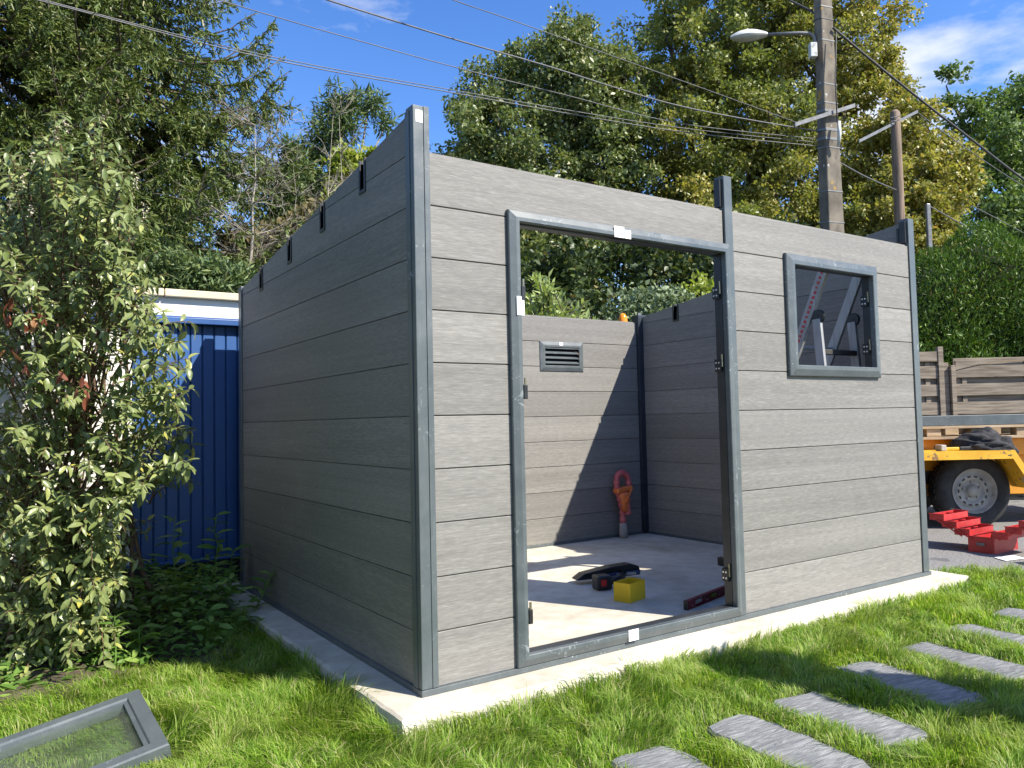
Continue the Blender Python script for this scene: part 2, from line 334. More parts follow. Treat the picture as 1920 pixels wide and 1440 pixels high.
# ------------------------------------------------------------------ mesh helpers
class MB:
    def __init__(s): s.v, s.f = [], []

    def poly(s, pts, faces):
        n = len(s.v); s.v += [tuple(map(float, p)) for p in pts]; s.f += [tuple(i + n for i in f) for f in faces]; return s

    def box(s, a, b):
        x0, y0, z0 = a; x1, y1, z1 = b
        return s.poly([(x0, y0, z0), (x1, y0, z0), (x1, y1, z0), (x0, y1, z0), (x0, y0, z1), (x1, y0, z1), (x1, y1, z1), (x0, y1, z1)],
                      [(0, 3, 2, 1), (4, 5, 6, 7), (0, 1, 5, 4), (1, 2, 6, 5), (2, 3, 7, 6), (3, 0, 4, 7)])

    def obox(s, c, ax, ay, az):
        c, ax, ay, az = (np.array(q, float) for q in (c, ax, ay, az))
        P = [c + i * ax + j * ay + k * az for k in (-1, 1) for i, j in ((-1, -1), (1, -1), (1, 1), (-1, 1))]
        return s.poly(P, [(0, 3, 2, 1), (4, 5, 6, 7), (0, 1, 5, 4), (1, 2, 6, 5), (2, 3, 7, 6), (3, 0, 4, 7)])

    def prism(s, pts, d):
        """polygon pts (ccw seen from -d) extruded by vector d"""
        n = len(pts); P = [np.array(p, float) for p in pts]; Q = [p + np.array(d, float) for p in P]
        return s.poly(P + Q, [tuple(range(n))[::-1], tuple(range(n, 2 * n))] + [(i, (i + 1) % n, n + (i + 1) % n, n + i) for i in range(n)])

    def tube(s, pts, rad, seg=8, cap=True):
        pts = [np.array(p, float) for p in pts]
        if not hasattr(rad, '__len__'): rad = [rad] * len(pts)
        base = len(s.v); ref = None
        for i, p in enumerate(pts):
            t = pts[min(i + 1, len(pts) - 1)] - pts[max(i - 1, 0)]; t = t / (np.linalg.norm(t) + 1e-9)
            if ref is None:
                a = np.array([0, 0, 1.0]) if abs(t[2]) < 0.9 else np.array([1.0, 0, 0])
            else: a = ref
            u = np.cross(t, a); u /= np.linalg.norm(u) + 1e-9; v = np.cross(t, u); ref = np.cross(u, t)
            for k in range(seg):
                an = 2 * math.pi * k / seg
                s.v.append(tuple(p + rad[i] * (math.cos(an) * u + math.sin(an) * v)))
        for i in range(len(pts) - 1):
            for k in range(seg):
                a, b = base + i * seg + k, base + i * seg + (k + 1) % seg
                s.f.append((a, b, b + seg, a + seg))
        if cap:
            s.f.append(tuple(base + k for k in range(seg))[::-1]); e = base + (len(pts) - 1) * seg
            s.f.append(tuple(e + k for k in range(seg)))
        return s

    def lathe(s, prof, c, axis, seg=28, closed=False):
        """prof = (radius, height) list turned about axis through c"""
        c = np.array(c, float); ax = np.array(axis, float); ax /= np.linalg.norm(ax)
        a = np.array([0, 0, 1.0]) if abs(ax[2]) < 0.9 else np.array([1.0, 0, 0])
        u = np.cross(ax, a); u /= np.linalg.norm(u); v = np.cross(ax, u)
        b = len(s.v); n = len(prof)
        for r, h in prof:
            for k in range(seg):
                an = 2 * math.pi * k / seg; s.v.append(tuple(c + h * ax + r * (math.cos(an) * u + math.sin(an) * v)))
        for i in range(n if closed else n - 1):
            for k in range(seg):
                p, q = b + i * seg + k, b + i * seg + (k + 1) % seg
                i2 = (i + 1) % n; p2, q2 = b + i2 * seg + k, b + i2 * seg + (k + 1) % seg
                s.f.append((p, q, q2, p2))
        return s

    def mesh(s, name, smooth=False):
        me = bpy.data.meshes.new(name); me.from_pydata(s.v, [], s.f); me.update()
        if smooth: me.shade_smooth()
        return me

    def build(s, name, mat, parent=None, smooth=False, bevel=0.0):
        o = bpy.data.objects.new(name, s.mesh(name, smooth)); COL.objects.link(o)
        o.data.materials.append(MATS[mat]); o.parent = parent
        if bevel:
            md = o.modifiers.new('bevel', 'BEVEL'); md.width = bevel; md.segments = 2; md.limit_method = 'ANGLE'; md.angle_limit = R(40)
        return o


def np_mesh(name, V, F, mat, parent=None):
    me = bpy.data.meshes.new(name); V = np.ascontiguousarray(V, np.float32).reshape(-1, 3); F = np.ascontiguousarray(F, np.int32).reshape(-1, 3)
    me.vertices.add(len(V)); me.vertices.foreach_set('co', V.ravel())
    me.loops.add(F.size); me.loops.foreach_set('vertex_index', F.ravel())
    me.polygons.add(len(F)); me.polygons.foreach_set('loop_start', np.arange(0, F.size, 3, dtype=np.int32))
    me.update(calc_edges=True)
    o = bpy.data.objects.new(name, me); COL.objects.link(o); me.materials.append(MATS[mat]); o.parent = parent
    return o


def empty(name, loc=(0, 0, 0), rz=0.0):
    o = bpy.data.objects.new(name, None); COL.objects.link(o); o.location = tuple(map(float, loc)); o.rotation_euler = (0, 0, rz); o.empty_display_size = 0.1
    return o


def tag(o, label, cat=None, group=None, kind=None):
    o['label'] = label
    if cat: o['category'] = cat
    if group: o['group'] = group
    if kind: o['kind'] = kind
    return o


def struct(o):
    o['kind'] = 'structure'; return o


def rel(o, parent):
    """parent o (built in world coordinates) to parent, which stands elsewhere"""
    o.parent = parent
    o.matrix_parent_inverse = (Matrix.Translation(parent.location) @ parent.rotation_euler.to_matrix().to_4x4()).inverted()
    return o


def unit(a):
    return a / (np.linalg.norm(a, axis=-1, keepdims=True) + 1e-9)


def rdir(n, rng=RNG):
    return unit(rng.normal(size=(n, 3)))


def leaf_arrays(P, D, Nn, L, W, fold=0.2):
    D = unit(D); S = unit(np.cross(D, Nn)); Nn = np.cross(S, D)
    L = np.broadcast_to(np.asarray(L, float), (len(P),))[:, None]; W = np.broadcast_to(np.asarray(W, float), (len(P),))[:, None]
    V = np.stack([P, P + D * L * 0.45 + S * W * 0.5 + Nn * W * fold, P + D * L, P + D * L * 0.45 - S * W * 0.5 + Nn * W * fold], 1)
    i = np.arange(len(P))[:, None] * 4
    F = np.concatenate([i + np.array([[0, 2, 1]]), i + np.array([[0, 3, 2]])], 0)
    return V.reshape(-1, 3), F


def cross_arrays(P, D, L, W):
    """a needled twig: two narrow diamonds crossed along D"""
    n = len(P); a = rdir(n)
    V1, F1 = leaf_arrays(P, D, a, L, W, 0.0); V2, F2 = leaf_arrays(P, D, np.cross(unit(D), a), L, W, 0.0)
    return np.concatenate([V1, V2]), np.concatenate([F1, F2 + len(V1)])


class Field:
    """smooth random field on the ground"""
    def __init__(s, seed, cell): s.g = np.random.default_rng(seed).random((128, 128)); s.c = cell

    def __call__(s, x, y):
        x = np.asarray(x) / s.c + 64; y = np.asarray(y) / s.c + 64
        i = np.floor(x).astype(int); j = np.floor(y).astype(int); fx = x - i; fy = y - j
        fx = fx * fx * (3 - 2 * fx); fy = fy * fy * (3 - 2 * fy); g = s.g
        i %= 127; j %= 127
        return (g[i, j] * (1 - fx) + g[i + 1, j] * fx) * (1 - fy) + (g[i, j + 1] * (1 - fx) + g[i + 1, j + 1] * fx) * fy


# ------------------------------------------------------------------ ground
GZ = -0.09
W_, D_, Z0, BH = 3.635, 2.592, 0.022, 0.21
SL = (-0.172, -0.172, 3.815, 2.76)           # slab x0 y0 x1 y1
struct(MB().poly([(-400, -400, -0.13), (400, -400, -0.13), (400, 400, -0.13), (-400, 400, -0.13)], [(0, 1, 2, 3)]).build('ground', 'ground_earth'))


def sheet(name, x0, y0, x1, y1, z, mat, step, amp, seed, mask=None):
    f = Field(seed, 0.35); nx = int((x1 - x0) / step) + 1; ny = int((y1 - y0) / step) + 1
    X, Y = np.meshgrid(np.linspace(x0, x1, nx), np.linspace(y0, y1, ny), indexing='ij')
    Zv = z + amp * (f(X, Y) - 0.5)
    V = np.stack([X, Y, Zv], -1).reshape(-1, 3)
    i, j = np.meshgrid(np.arange(nx - 1), np.arange(ny - 1), indexing='ij'); a = (i * ny + j).ravel()
    if mask is not None:
        cx = (X[:-1, :-1] + X[1:, 1:]).ravel() / 2; cy = (Y[:-1, :-1] + Y[1:, 1:]).ravel() / 2; a = a[mask(cx, cy)]
    F = np.concatenate([np.stack([a, a + ny, a + ny + 1], -1), np.stack([a, a + ny + 1, a + 1], -1)])
    return np_mesh(name, V, F, mat)


LX = 4.36                                     # lawn ends here, asphalt beyond
lawn = sheet('lawn', -6, -5, LX, 2.85, GZ, 'lawn_soil', 0.09, 0.025, 3,
             lambda x, y: ~((x > SL[0] + 0.1) & (x < SL[2] - 0.1) & (y > SL[1] + 0.1)) & ~((x > SL[2] - 0.1) & (y > 0.12)))
struct(lawn)
drive = MB()
drive.poly([(SL[2], 0.12, -0.1), (LX, 0.12, -0.1), (LX, -14, -0.1), (40, -14, -0.1), (40, 14, -0.1), (SL[2] - 0.3, 14, -0.1), (SL[2] - 0.3, 2.9, -0.1), (SL[2], 2.9, -0.1)],
           [(0, 1, 2, 3, 4, 5, 6, 7)])
struct(drive.build('driveway', 'asphalt'))
bed = sheet('planting_bed', -5, 1.05, -0.2, 2.86, GZ + 0.012, 'soil', 0.06, 0.05, 9, lambda x, y: y > 1.25 + 0.25 * np.sin(x * 2.3) + 0.35 * (x + 0.9))
struct(bed)

# concrete slab, its rim chipped and uneven
sb = MB(); n = 70
per = []
for (xa, ya), (xb, yb), m in (((SL[0], SL[1]), (SL[2], SL[1]), 60), ((SL[2], SL[1]), (SL[2], SL[3]), 40), ((SL[2], SL[3]), (SL[0], SL[3]), 60), ((SL[0], SL[3]), (SL[0], SL[1]), 46)):
    for k in range(m):
        t = k / m; per.append((xa + (xb - xa) * t, ya + (yb - ya) * t))
rr = random.Random(4); cx, cy = (SL[0] + SL[2]) / 2, (SL[1] + SL[3]) / 2
rings = []
for inset, z, j in ((0.0, -0.25, 0.012), (0.0, -0.028, 0.009), (0.008, -0.007, 0.006), (0.022, 0.0, 0.006)):
    ring = []
    for x, y in per:
        sx = 1 if x > cx else -1; sy = 1 if y > cy else -1
        ex = abs(abs(x - cx) - (SL[2] - SL[0]) / 2) < 1e-6; ey = abs(abs(y - cy) - (SL[3] - SL[1]) / 2) < 1e-6
        ring.append((x - (sx * (inset + rr.uniform(0, j)) if ex else 0), y - (sy * (inset + rr.uniform(0, j)) if ey else 0), z))
    rings.append(ring)
V = [p for r_ in rings for p in r_]; m = len(per); F = []
for a in range(3):
    for k in range(m): F.append((a * m + k, a * m + (k + 1) % m, (a + 1) * m + (k + 1) % m, (a + 1) * m + k))
F.append(tuple(3 * m + k for k in range(m)))
sb.poly(V, F); slab = sb.build('concrete_slab', 'slab_concrete'); struct(slab)


# ------------------------------------------------------------------ the shed
shed = tag(empty('garden_shed'), 'grey composite board shed with anthracite corner posts, unfinished and roofless on a concrete slab', 'shed')
SLOPE = 0.131; TOP0 = 2.292


def ztop(y): return TOP0 - SLOPE * y


def clip(poly, f):
    """keep the part of a polygon of (u, z) where f(u, z) >= 0"""
    o = []
    for i in range(len(poly)):
        a, b = poly[i], poly[(i + 1) % len(poly)]; fa, fb = f(*a), f(*b)
        if fa >= 0: o.append(a)
        if (fa >= 0) != (fb >= 0):
            t = fa / (fa - fb); o.append((a[0] + (b[0] - a[0]) * t, a[1] + (b[1] - a[1]) * t))
    return o


GAP = 0.0018; TH = 0.04


def board_x(x0, x1, k, y0, tongue=True):
    a, b = Z0 + BH * k + GAP, Z0 + BH * (k + 1) - GAP; c = 0.0022
    mb = MB()
    mb.prism([(x0, y0 + c, a), (x1, y0 + c, a), (x1, y0 + c, b), (x0, y0 + c, b)][::-1], (0, TH - 2 * c, 0))
    mb.poly([(x0, y0 + c, a), (x1, y0 + c, a), (x1, y0 + c, b), (x0, y0 + c, b), (x0, y0, a + c), (x1, y0, a + c), (x1, y0, b - c), (x0, y0, b - c)],
            [(4, 5, 6, 7), (0, 1, 5, 4), (3, 7, 6, 2)])
    yb = y0 + TH
    mb.poly([(x0, yb - c, a), (x1, yb - c, a), (x1, yb - c, b), (x0, yb - c, b), (x0, yb, a + c), (x1, yb, a + c), (x1, yb, b - c), (x0, yb, b - c)],
            [(7, 6, 5, 4), (4, 5, 1, 0), (2, 6, 7, 3)])
    if tongue: mb.box((x0, y0 + 0.012, b - 0.006), (x1, y0 + TH - 0.012, b + 0.010))
    return mb.build('board', 'composite_board', shed)


YF = 0.010
XL, XD0, XD1, XM0, XM1, XR = 0.072, 0.455, 1.80, 1.797, 1.862, W_ - 0.068
WX0, WX1 = 2.325, 3.125
for k in range(9): board_x(XL, XD0, k, YF)
board_x(XL, XM0, 9, YF)
for k in range(10):
    if 6 <= k <= 8: board_x(XM1, WX0, k, YF); board_x(WX1, XR, k, YF)
    else: board_x(XM1, XR, k, YF)
YB = D_ - 0.010 - TH
VX0, VX1 = 2.462, 2.872
for k in range(9):
    if k == 7: board_x(0.07, VX0, k, YB); board_x(VX1, W_ - 0.07, k, YB)
    else: board_x(0.07, W_ - 0.07, k, YB)
NOTCH = (0.523, 1.03, 1.548, 2.094); NW = 0.021; ND = 0.125
for side, x0 in (('left', 0.010), ('right', W_ - 0.010 - TH)):
    for k in range(11):
        a, b = Z0 + BH * k + GAP, Z0 + BH * (k + 1) - GAP; mb = MB(); c = 0.0022
        edges = [0.066] + [e for yn in NOTCH for e in (yn - NW, yn + NW)] + [D_ - 0.066]
        for q in range(len(edges) - 1):
            u0, u1 = edges[q], edges[q + 1]
            pl = [(u0, a), (u1, a), (u1, b), (u0, b)]
            if q % 2: lim = ztop((u0 + u1) / 2) - ND; pl = clip(pl, lambda u, z: lim - z)
            else: pl = clip(pl, lambda u, z: ztop(u) - z)
            if len(pl) < 3: continue
            mb.prism([(x0, u, z) for u, z in pl], (TH, 0, 0))
            if b + 0.02 < ztop(u1) - (ND if q % 2 else 0): mb.box((x0 + 0.012, u0, b - 0.006), (x0 + TH - 0.012, u1, b + 0.010))
        if mb.v: mb.build('board', 'composite_board', shed)
    for yn in NOTCH:
        zb = ztop(yn) - ND; mb = MB(); e = 0.005
        for s in (-1, 1):
            mb.box((x0 - e, yn + s * (NW + 0.007) - 0.007, zb - 0.016), (x0 + TH + e, yn + s * (NW + 0.007) + 0.007, ztop(yn) + 0.012))
        mb.box((x0 - e, yn - NW, zb - 0.016), (x0 + TH + e, yn + NW, zb))
        br = mb.build('joist_bracket', 'black_plastic', shed)
        MB().box((x0 + TH * 0.5, yn - NW, zb), (x0 + TH * 0.5 + 0.004, yn + NW, zb + 0.075)).build('bracket_web', 'black_plastic', br)

# base rail under the walls
for a, b in (((-0.004, -0.006, 0.0005), (W_ + 0.012, 0.055, 0.024)), ((-0.004, D_ - 0.055, 0.0005), (W_ + 0.012, D_ + 0.004, 0.024)),
             ((-0.004, 0.055, 0.0005), (0.055, D_ - 0.055, 0.024)), ((W_ - 0.055, 0.055, 0.0005), (W_ + 0.004, D_ - 0.055, 0.024))):
    MB().box(a, b).build('base_rail', 'anthracite_aluminium', shed, bevel=0.002)


def post(x0, y0, x1, y1, z1, mat='anthracite_aluminium', lip=None):
    mb = MB().box((x0, y0, 0.0245), (x1, y1, z1))
    o = mb.build('corner_post' if lip is None else 'wall_post', mat, shed, bevel=0.003)
    return o


p1 = post(0.0, 0.0, 0.070, 0.064, TOP0 + 0.012)
MB().box((0.046, -0.0035, 0.026), (0.0705, 0.0, TOP0 + 0.012)).build('post_flange', 'anthracite_aluminium', p1, bevel=0.001)
MB().box((-0.0035, 0.030, 0.026), (0.0, 0.066, TOP0 - 0.002)).build('post_flange', 'anthracite_aluminium', p1, bevel=0.001)
MB().box((0.064, 0.05, 0.03), (0.072, 0.066, 2.25)).build('post_gasket', 'black_plastic', p1)
p2 = post(XM0 + 0.005, -0.004, XM1, 0.06, TOP0 + 0.012, lip=1)
MB().box((XM0 - 0.012, 0.012, 2.14), (XM0 + 0.004, 0.05, TOP0 - 0.005)).build('post_gasket', 'black_plastic', p2)
p3 = post(W_ - 0.066, 0.0, W_, 0.064, TOP0 + 0.012)
MB().box((W_ - 0.086, 0.012, 2.14), (W_ - 0.067, 0.052, TOP0 - 0.01)).build('post_gasket', 'black_plastic', p3)
MB().box((W_ - 0.068, 0.066, 0.03), (W_ - 0.048, 0.08, 2.25)).build('post_gasket', 'black_plastic', p3)
p4 = post(0.0, D_ - 0.066, 0.066, D_, ztop(D_) + 0.02)
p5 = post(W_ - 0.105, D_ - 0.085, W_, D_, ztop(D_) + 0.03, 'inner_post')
MB().box((W_ - 0.1, D_ - 0.08, ztop(D_) + 0.0305), (W_ - 0.06, D_ - 0.06, ztop(D_) + 0.05)).build('post_tip', 'galvanised', p5)


def mitred(parent, name, x0, x1, z0, z1, wd, prof, mat, flip=1):
    """four mitred lengths of a frame in the XZ plane; prof = [(t across the width 0..1, y)]"""
    out_ = []
    cor = [(x0, z0, 1, 1), (x1, z0, -1, 1), (x1, z1, -1, -1), (x0, z1, 1, -1)]
    for e in range(4):
        A, B = cor[e], cor[(e + 1) % 4]; V = []
        for C in (A, B):
            for t, y in prof: V.append((C[0] + C[2] * t * wd, y, C[1] + C[3] * t * wd))
        n = len(prof); F = [(i, i + 1, n + i + 1, n + i) for i in range(n - 1)] + [(n - 1, 0, n, 2 * n - 1), tuple(range(n))[::-1], tuple(range(n, 2 * n))]
        if flip < 0: F = [f[::-1] for f in F]
        out_.append(MB().poly(V, F).build(name, mat, parent))
    return out_


PROF = [(0.0, 0.009), (0.0, -0.006), (0.06, -0.010), (0.62, -0.0215), (0.94, -0.022), (1.0, -0.019), (1.0, 0.009)]
door_frame = mitred(shed, 'door_frame', 0.438, 1.826, 0.0255, 1.941, 0.050, PROF, 'anthracite_aluminium')
lin = MB()
lin.box((0.482, 0.0095, 0.06), (0.491, 0.058, 1.905)); lin.box((1.773, 0.0095, 0.06), (1.782, 0.058, 1.905))
lin.box((0.491, 0.0095, 1.884), (1.773, 0.058, 1.893)); lin.box((0.491, 0.0095, 0.067), (1.773, 0.058, 0.077))
lin.build('door_lining', 'dark_lining', shed)
win_frame = mitred(shed, 'window_frame', 2.288, 3.172, 1.258, 1.944, 0.062, PROF, 'anthracite_aluminium')
lin = MB()
lin.box((2.336, 0.0095, 1.31), (2.348, 0.058, 1.892)); lin.box((3.112, 0.0095, 1.31), (3.124, 0.058, 1.892))
lin.box((2.348, 0.0095, 1.882), (3.112, 0.058, 1.892)); lin.box((2.348, 0.0095, 1.31), (3.112, 0.058, 1.322))
lin.build('window_lining', 'dark_lining', shed)


def hinge(x, z, s):
    if s > 0:
        h = MB().box((x - 0.006, -0.027, z - 0.034), (x + 0.013, 0.030, z + 0.026)).build('hinge', 'black_plastic', shed, bevel=0.002)
        MB().tube([(x + 0.004, -0.022, z + 0.0265), (x + 0.004, -0.022, z + 0.055)], 0.0055, 8).build('hinge_pin', 'brass', h)
        return
    h = MB().box((x - 0.004 if s > 0 else x - 0.012, 0.020, z - 0.035), (x + 0.012 if s > 0 else x + 0.004, 0.062, z + 0.03)).build('hinge', 'black_plastic', shed, bevel=0.002)
    MB().tube([(x + s * 0.004, 0.018, z - 0.01), (x + s * 0.004, 0.018, z + 0.055)], 0.0045, 8).build('hinge_pin', 'brass', h)
    for dy_ in (0.032, 0.050):
        for dz in (-0.018, 0.012):
            xx = x + (0.0125 if s > 0 else -0.0125)
            MB().tube([(xx - s * 0.004, dy_, z + dz), (xx + s * 0.0015, dy_, z + dz)], 0.0048, 8).build('screw', 'screw_metal', h)


for z in (1.59, 1.17, 0.235): hinge(0.493, z, 1)
for z in (1.69, 1.31, 0.235): hinge(1.771, z, -1)
for z in (1.735, 1.44): hinge(3.110, z, -1)

# ventilation grille in the back wall
vent = mitred(shed, 'vent_frame', 2.436, 2.898, 1.452, 1.706, 0.05, [(t, YB + 0.0 + y * 0.7) for t, y in PROF], 'anthracite_aluminium')
for k in range(4):
    z = 1.518 + k * 0.042
    MB().poly([(2.486, YB - 0.012, z + 0.008), (2.848, YB - 0.012, z + 0.008), (2.848, YB + 0.022, z + 0.028), (2.486, YB + 0.022, z + 0.028),
               (2.486, YB - 0.012, z), (2.848, YB - 0.012, z), (2.848, YB + 0.022, z + 0.02), (2.486, YB + 0.022, z + 0.02)],
              [(0, 1, 2, 3), (7, 6, 5, 4), (4, 5, 1, 0), (3, 2, 6, 7), (0, 3, 7, 4), (1, 5, 6, 2)]).build('louvre', 'anthracite_aluminium', shed)
MB().box((VX0 - 0.001, YB + TH - 0.006, 1.49), (VX1 + 0.001, YB + TH + 0.006, 1.70)).build('vent_back', 'dark_lining', shed)


def sticker(x0, x1, z0, z1, y, lines=0, arrow=False):
    s = MB().box((x0, y - 0.0012, z0), (x1, y, z1)).build('sticker', 'sticker', shed)
    w_, h_ = x1 - x0, z1 - z0
    for k in range(lines):
        zc = z1 - h_ * (0.42 + 0.26 * k); m = MB(); x = x0 + w_ * (0.24 if k == 0 else 0.14); r_ = random.Random(k * 7 + int(x0 * 1000))
        while x < x1 - w_ * (0.3 if k == 0 else 0.14):
            q = w_ * r_.uniform(0.03, 0.07); m.box((x, y - 0.0020, zc - h_ * 0.06), (x + q, y - 0.0013, zc + h_ * 0.06)); x += q + w_ * 0.025
        m.build('print', 'print_ink', s)
    if arrow:
        xc = (x0 + x1) / 2
        m = MB().prism([(xc - w_ * 0.2, y - 0.0013, z0 + h_ * 0.62), (xc, y - 0.0013, z0 + h_ * 0.85), (xc + w_ * 0.2, y - 0.0013, z0 + h_ * 0.62)], (0, -0.0007, 0))
        m.box((xc - w_ * 0.06, y - 0.0020, z0 + h_ * 0.42), (xc + w_ * 0.06, y - 0.0013, z0 + h_ * 0.62)).box((xc - w_ * 0.25, y - 0.0020, z0 + h_ * 0.18), (xc + w_ * 0.25, y - 0.0013, z0 + h_ * 0.24))
        m.box((xc - w_ * 0.25, y - 0.0020, z0 + h_ * 0.3), (xc + w_ * 0.25, y - 0.0013, z0 + h_ * 0.36)); m.build('print', 'print_ink', s)


sticker(0.012, 0.042, 2.235, 2.285, -0.0004)
sticker(1.018, 1.078, 1.885, 1.937, -0.0225, 2); sticker(1.082, 1.120, 1.885, 1.925, -0.0225, 1)
sticker(0.462, 0.500, 1.49, 1.57, -0.0225, 0, True)
sticker(1.035, 1.095, 0.035, 0.085, -0.0225, 2)
sticker(2.635, 2.672, 1.672, 1.7, YB - 0.0160)

# ------------------------------------------------------------------ things inside the shed
LA = empty('ladder', (3.08, 0.6, 0)); tag(LA, 'folding aluminium ladder with red print seen through the shed window', 'ladder')
HY, HZ = 0.285, 1.685


def stile_y(z): return HY + (HZ - z) * 0.455


for i, x in enumerate((2.9, 3.27)):
    m = MB(); a = np.array([0, stile_y(0.03), 0.03]); b = np.array([0, stile_y(2.08), 2.08]); d = (b - a) / 2; c = (a + b) / 2; nrm = np.array([0, d[2], -d[1]]); nrm /= np.linalg.norm(nrm)
    m.obox(c + np.array([x, 0, 0]), (0.0125, 0, 0), nrm * 0.032, d)
    s = rel(m.build('stile', 'ladder_alu', None, bevel=0.003), LA)
    if i == 0:
        m = MB(); r_ = random.Random(3)
        for k in range(26):
            z = 1.22 + k * 0.029; cc = np.array([x - 0.0135, stile_y(z), z])
            m.obox(cc, (0.0007, 0, 0), nrm * 0.009, unit(d) * r_.uniform(0.005, 0.011))
        rel(m.build('print', 'red_print', None), LA)
    m = MB(); hc = np.array([x + 0.0, HY - 0.060, HZ - 0.035])
    m.lathe([(0.001, -0.012), (0.010, -0.012), (0.011, -0.009), (0.041, -0.009), (0.044, -0.006), (0.044, 0.009), (0.001, 0.009)], hc, (1, 0, 0), 20)
    rel(m.build('hinge', 'black_plastic', None), LA)
    m = MB(); a = np.array([x, HY - 0.05, HZ - 0.05]); b = np.array([x, 0.125, 0.02]); c = (a + b) / 2; d = (b - a) / 2; nrm = np.array([0, d[2], -d[1]]); nrm /= np.linalg.norm(nrm)
    m.obox(c, (0.0125, 0, 0), nrm * 0.028, d); rel(m.build('leg', 'ladder_alu', None, bevel=0.003), LA)
    for yy in (stile_y(0.03), 0.125):
        rel(MB().box((x - 0.03, yy - 0.045, 0.001), (x + 0.03, yy + 0.045, 0.06)).build('rubber_foot', 'black_plastic', None, bevel=0.008), LA)
for z in (0.35, 0.63, 0.91, 1.19, 1.47, 1.95):
    m = MB().tube([(2.9, stile_y(z), z), (3.27, stile_y(z), z)], 0.014, 10); rel(m.build('rung', 'ladder_alu', None), LA)
for z in (0.45, 0.75, 1.05, 1.43):
    y = 0.125 + (HY - 0.05 - 0.125) * z / HZ
    m = MB().box((2.9, y - 0.018, z - 0.016), (3.27, y + 0.018, z + 0.016)); rel(m.build('rung', 'chassis_dark' if z > 1.3 else 'ladder_alu', None, bevel=0.004), LA)

# corrugated hose folded over and taped
hx, hy = 3.235, 2.46
HO = empty('conduit_hose', (hx, hy, 0)); tag(HO, 'pink ribbed hose sticking out of the slab, bent into a taped loop', 'hose')
path = [(0.0, 0.0), (0.002, 0.06), (-0.003, 0.12), (0.0, 0.18), (-0.004, 0.25), (-0.018, 0.31), (-0.036, 0.36), (-0.054, 0.41), (-0.062, 0.46)]
for a in np.linspace(180, 0, 15): path.append((0.0 + 0.062 * math.cos(math.radians(a)), 0.50 + 0.068 * math.sin(math.radians(a))))
path += [(0.062, 0.46), (0.052, 0.41), (0.036, 0.36), (0.030, 0.31), (0.034, 0.25), (0.036, 0.19)]
P3 = []
for i in range(len(path) - 1):
    for t in np.linspace(0, 1, 5)[:-1]:
        a, b = path[i], path[i + 1]; yo = 0.0 if i < 16 else -0.03 * min(1, (i - 16) / 12)
        P3.append((hx + a[0] + (b[0] - a[0]) * t, hy + yo, a[1] + (b[1] - a[1]) * t))
rad = [0.026 + 0.0035 * (1 if (i // 2) % 2 else -1) for i in range(len(P3))]
rel(MB().tube(P3, rad, 12).build('hose', 'hose_pink', None, True), HO)
rel(MB().tube([(hx, hy, 0.0), (hx + 0.002, hy, 0.05), (hx, hy, 0.1), (hx - 0.002, hy, 0.13)], [0.037, 0.036, 0.034, 0.030], 12).build('mortar_collar', 'dusty_grey', None, True), HO)
rel(MB().obox((hx - 0.002, hy - 0.012, 0.425), (0.086, 0, 0.010), (0, 0.040, 0), (0, 0, 0.021)).build('tape', 'tape_orange', None, bevel=0.012), HO)
m = MB(); m.tube([(hx + 0.014, hy - 0.012, 0.235), (hx + 0.010, hy - 0.012, 0.30), (hx + 0.002, hy - 0.014, 0.365), (hx, hy - 0.014, 0.40)], [0.040, 0.042, 0.054, 0.062], 12); rel(m.build('tape', 'tape_orange', None, True), HO)
m = MB(); m.tube([(hx + 0.066, hy - 0.055, 0.43), (hx - 0.02, hy - 0.068, 0.32)], 0.010, 6); rel(m.build('tape', 'tape_orange', None, True), HO)

# open yellow card box
BX = empty('card_box', (1.70, 0.70, 0.0), R(16)); tag(BX, 'small open yellow cardboard box on the shed floor', 'box')
m = MB(); a, b, h, t = 0.082, 0.055, 0.108, 0.003
for q0, q1 in (((-a, -b, 0.003), (a, -b + t, h)), ((-a, b - t, 0.003), (a, b, h)), ((-a, -b + t, 0.003), (-a + t, b - t, h)), ((a - t, -b + t, 0.003), (a, b - t, h))):
    MB().box(q0, q1).build('side', 'yellow_card', BX)
MB().box((-a, -b, 0.0006), (a, b, 0.0029)).build('bottom', 'yellow_card', BX)

# cordless nailer lying on its side
NG = empty('nail_gun', (1.95, 1.17, 0.0), R(-14)); tag(NG, 'black and dark blue cordless nail gun lying beside the yellow box', 'power tool')
m = MB(); prof = [(-0.24, 0.035), (-0.19, 0.066), (0.0, 0.095), (0.14, 0.102), (0.20, 0.085), (0.215, 0.045), (0.19, 0.028), (-0.05, 0.03), (-0.24, 0.028)]
m.prism([(x, -0.035, z) for x, z in prof][::-1], (0, 0.085, 0)); m.build('body', 'black_plastic', NG, bevel=0.01)
MB().prism([(x, -0.050, z) for x, z in [(-0.06, 0.025), (0.20, 0.032), (0.205, 0.062), (-0.04, 0.055)]], (0, 0.016, 0)).build('housing', 'tool_blue', NG, bevel=0.004)
MB().box((0.03, -0.0525, 0.036), (0.17, -0.0505, 0.054)).build('name_strip', 'dusty_grey', NG)
m = MB().tube([(-0.10, -0.19, 0.045), (0.0, -0.15, 0.04), (0.09, -0.03, 0.045)], [0.026, 0.022, 0.024], 10); m.build('handle', 'black_plastic', NG, True)
m = MB().box((-0.20, -0.25, 0.002), (-0.10, -0.155, 0.088)); m.build('battery', 'black_plastic', NG, bevel=0.012)
MB().box((-0.18, -0.2525, 0.028), (-0.143, -0.2498, 0.066)).build('battery_badge', 'tool_red', NG)

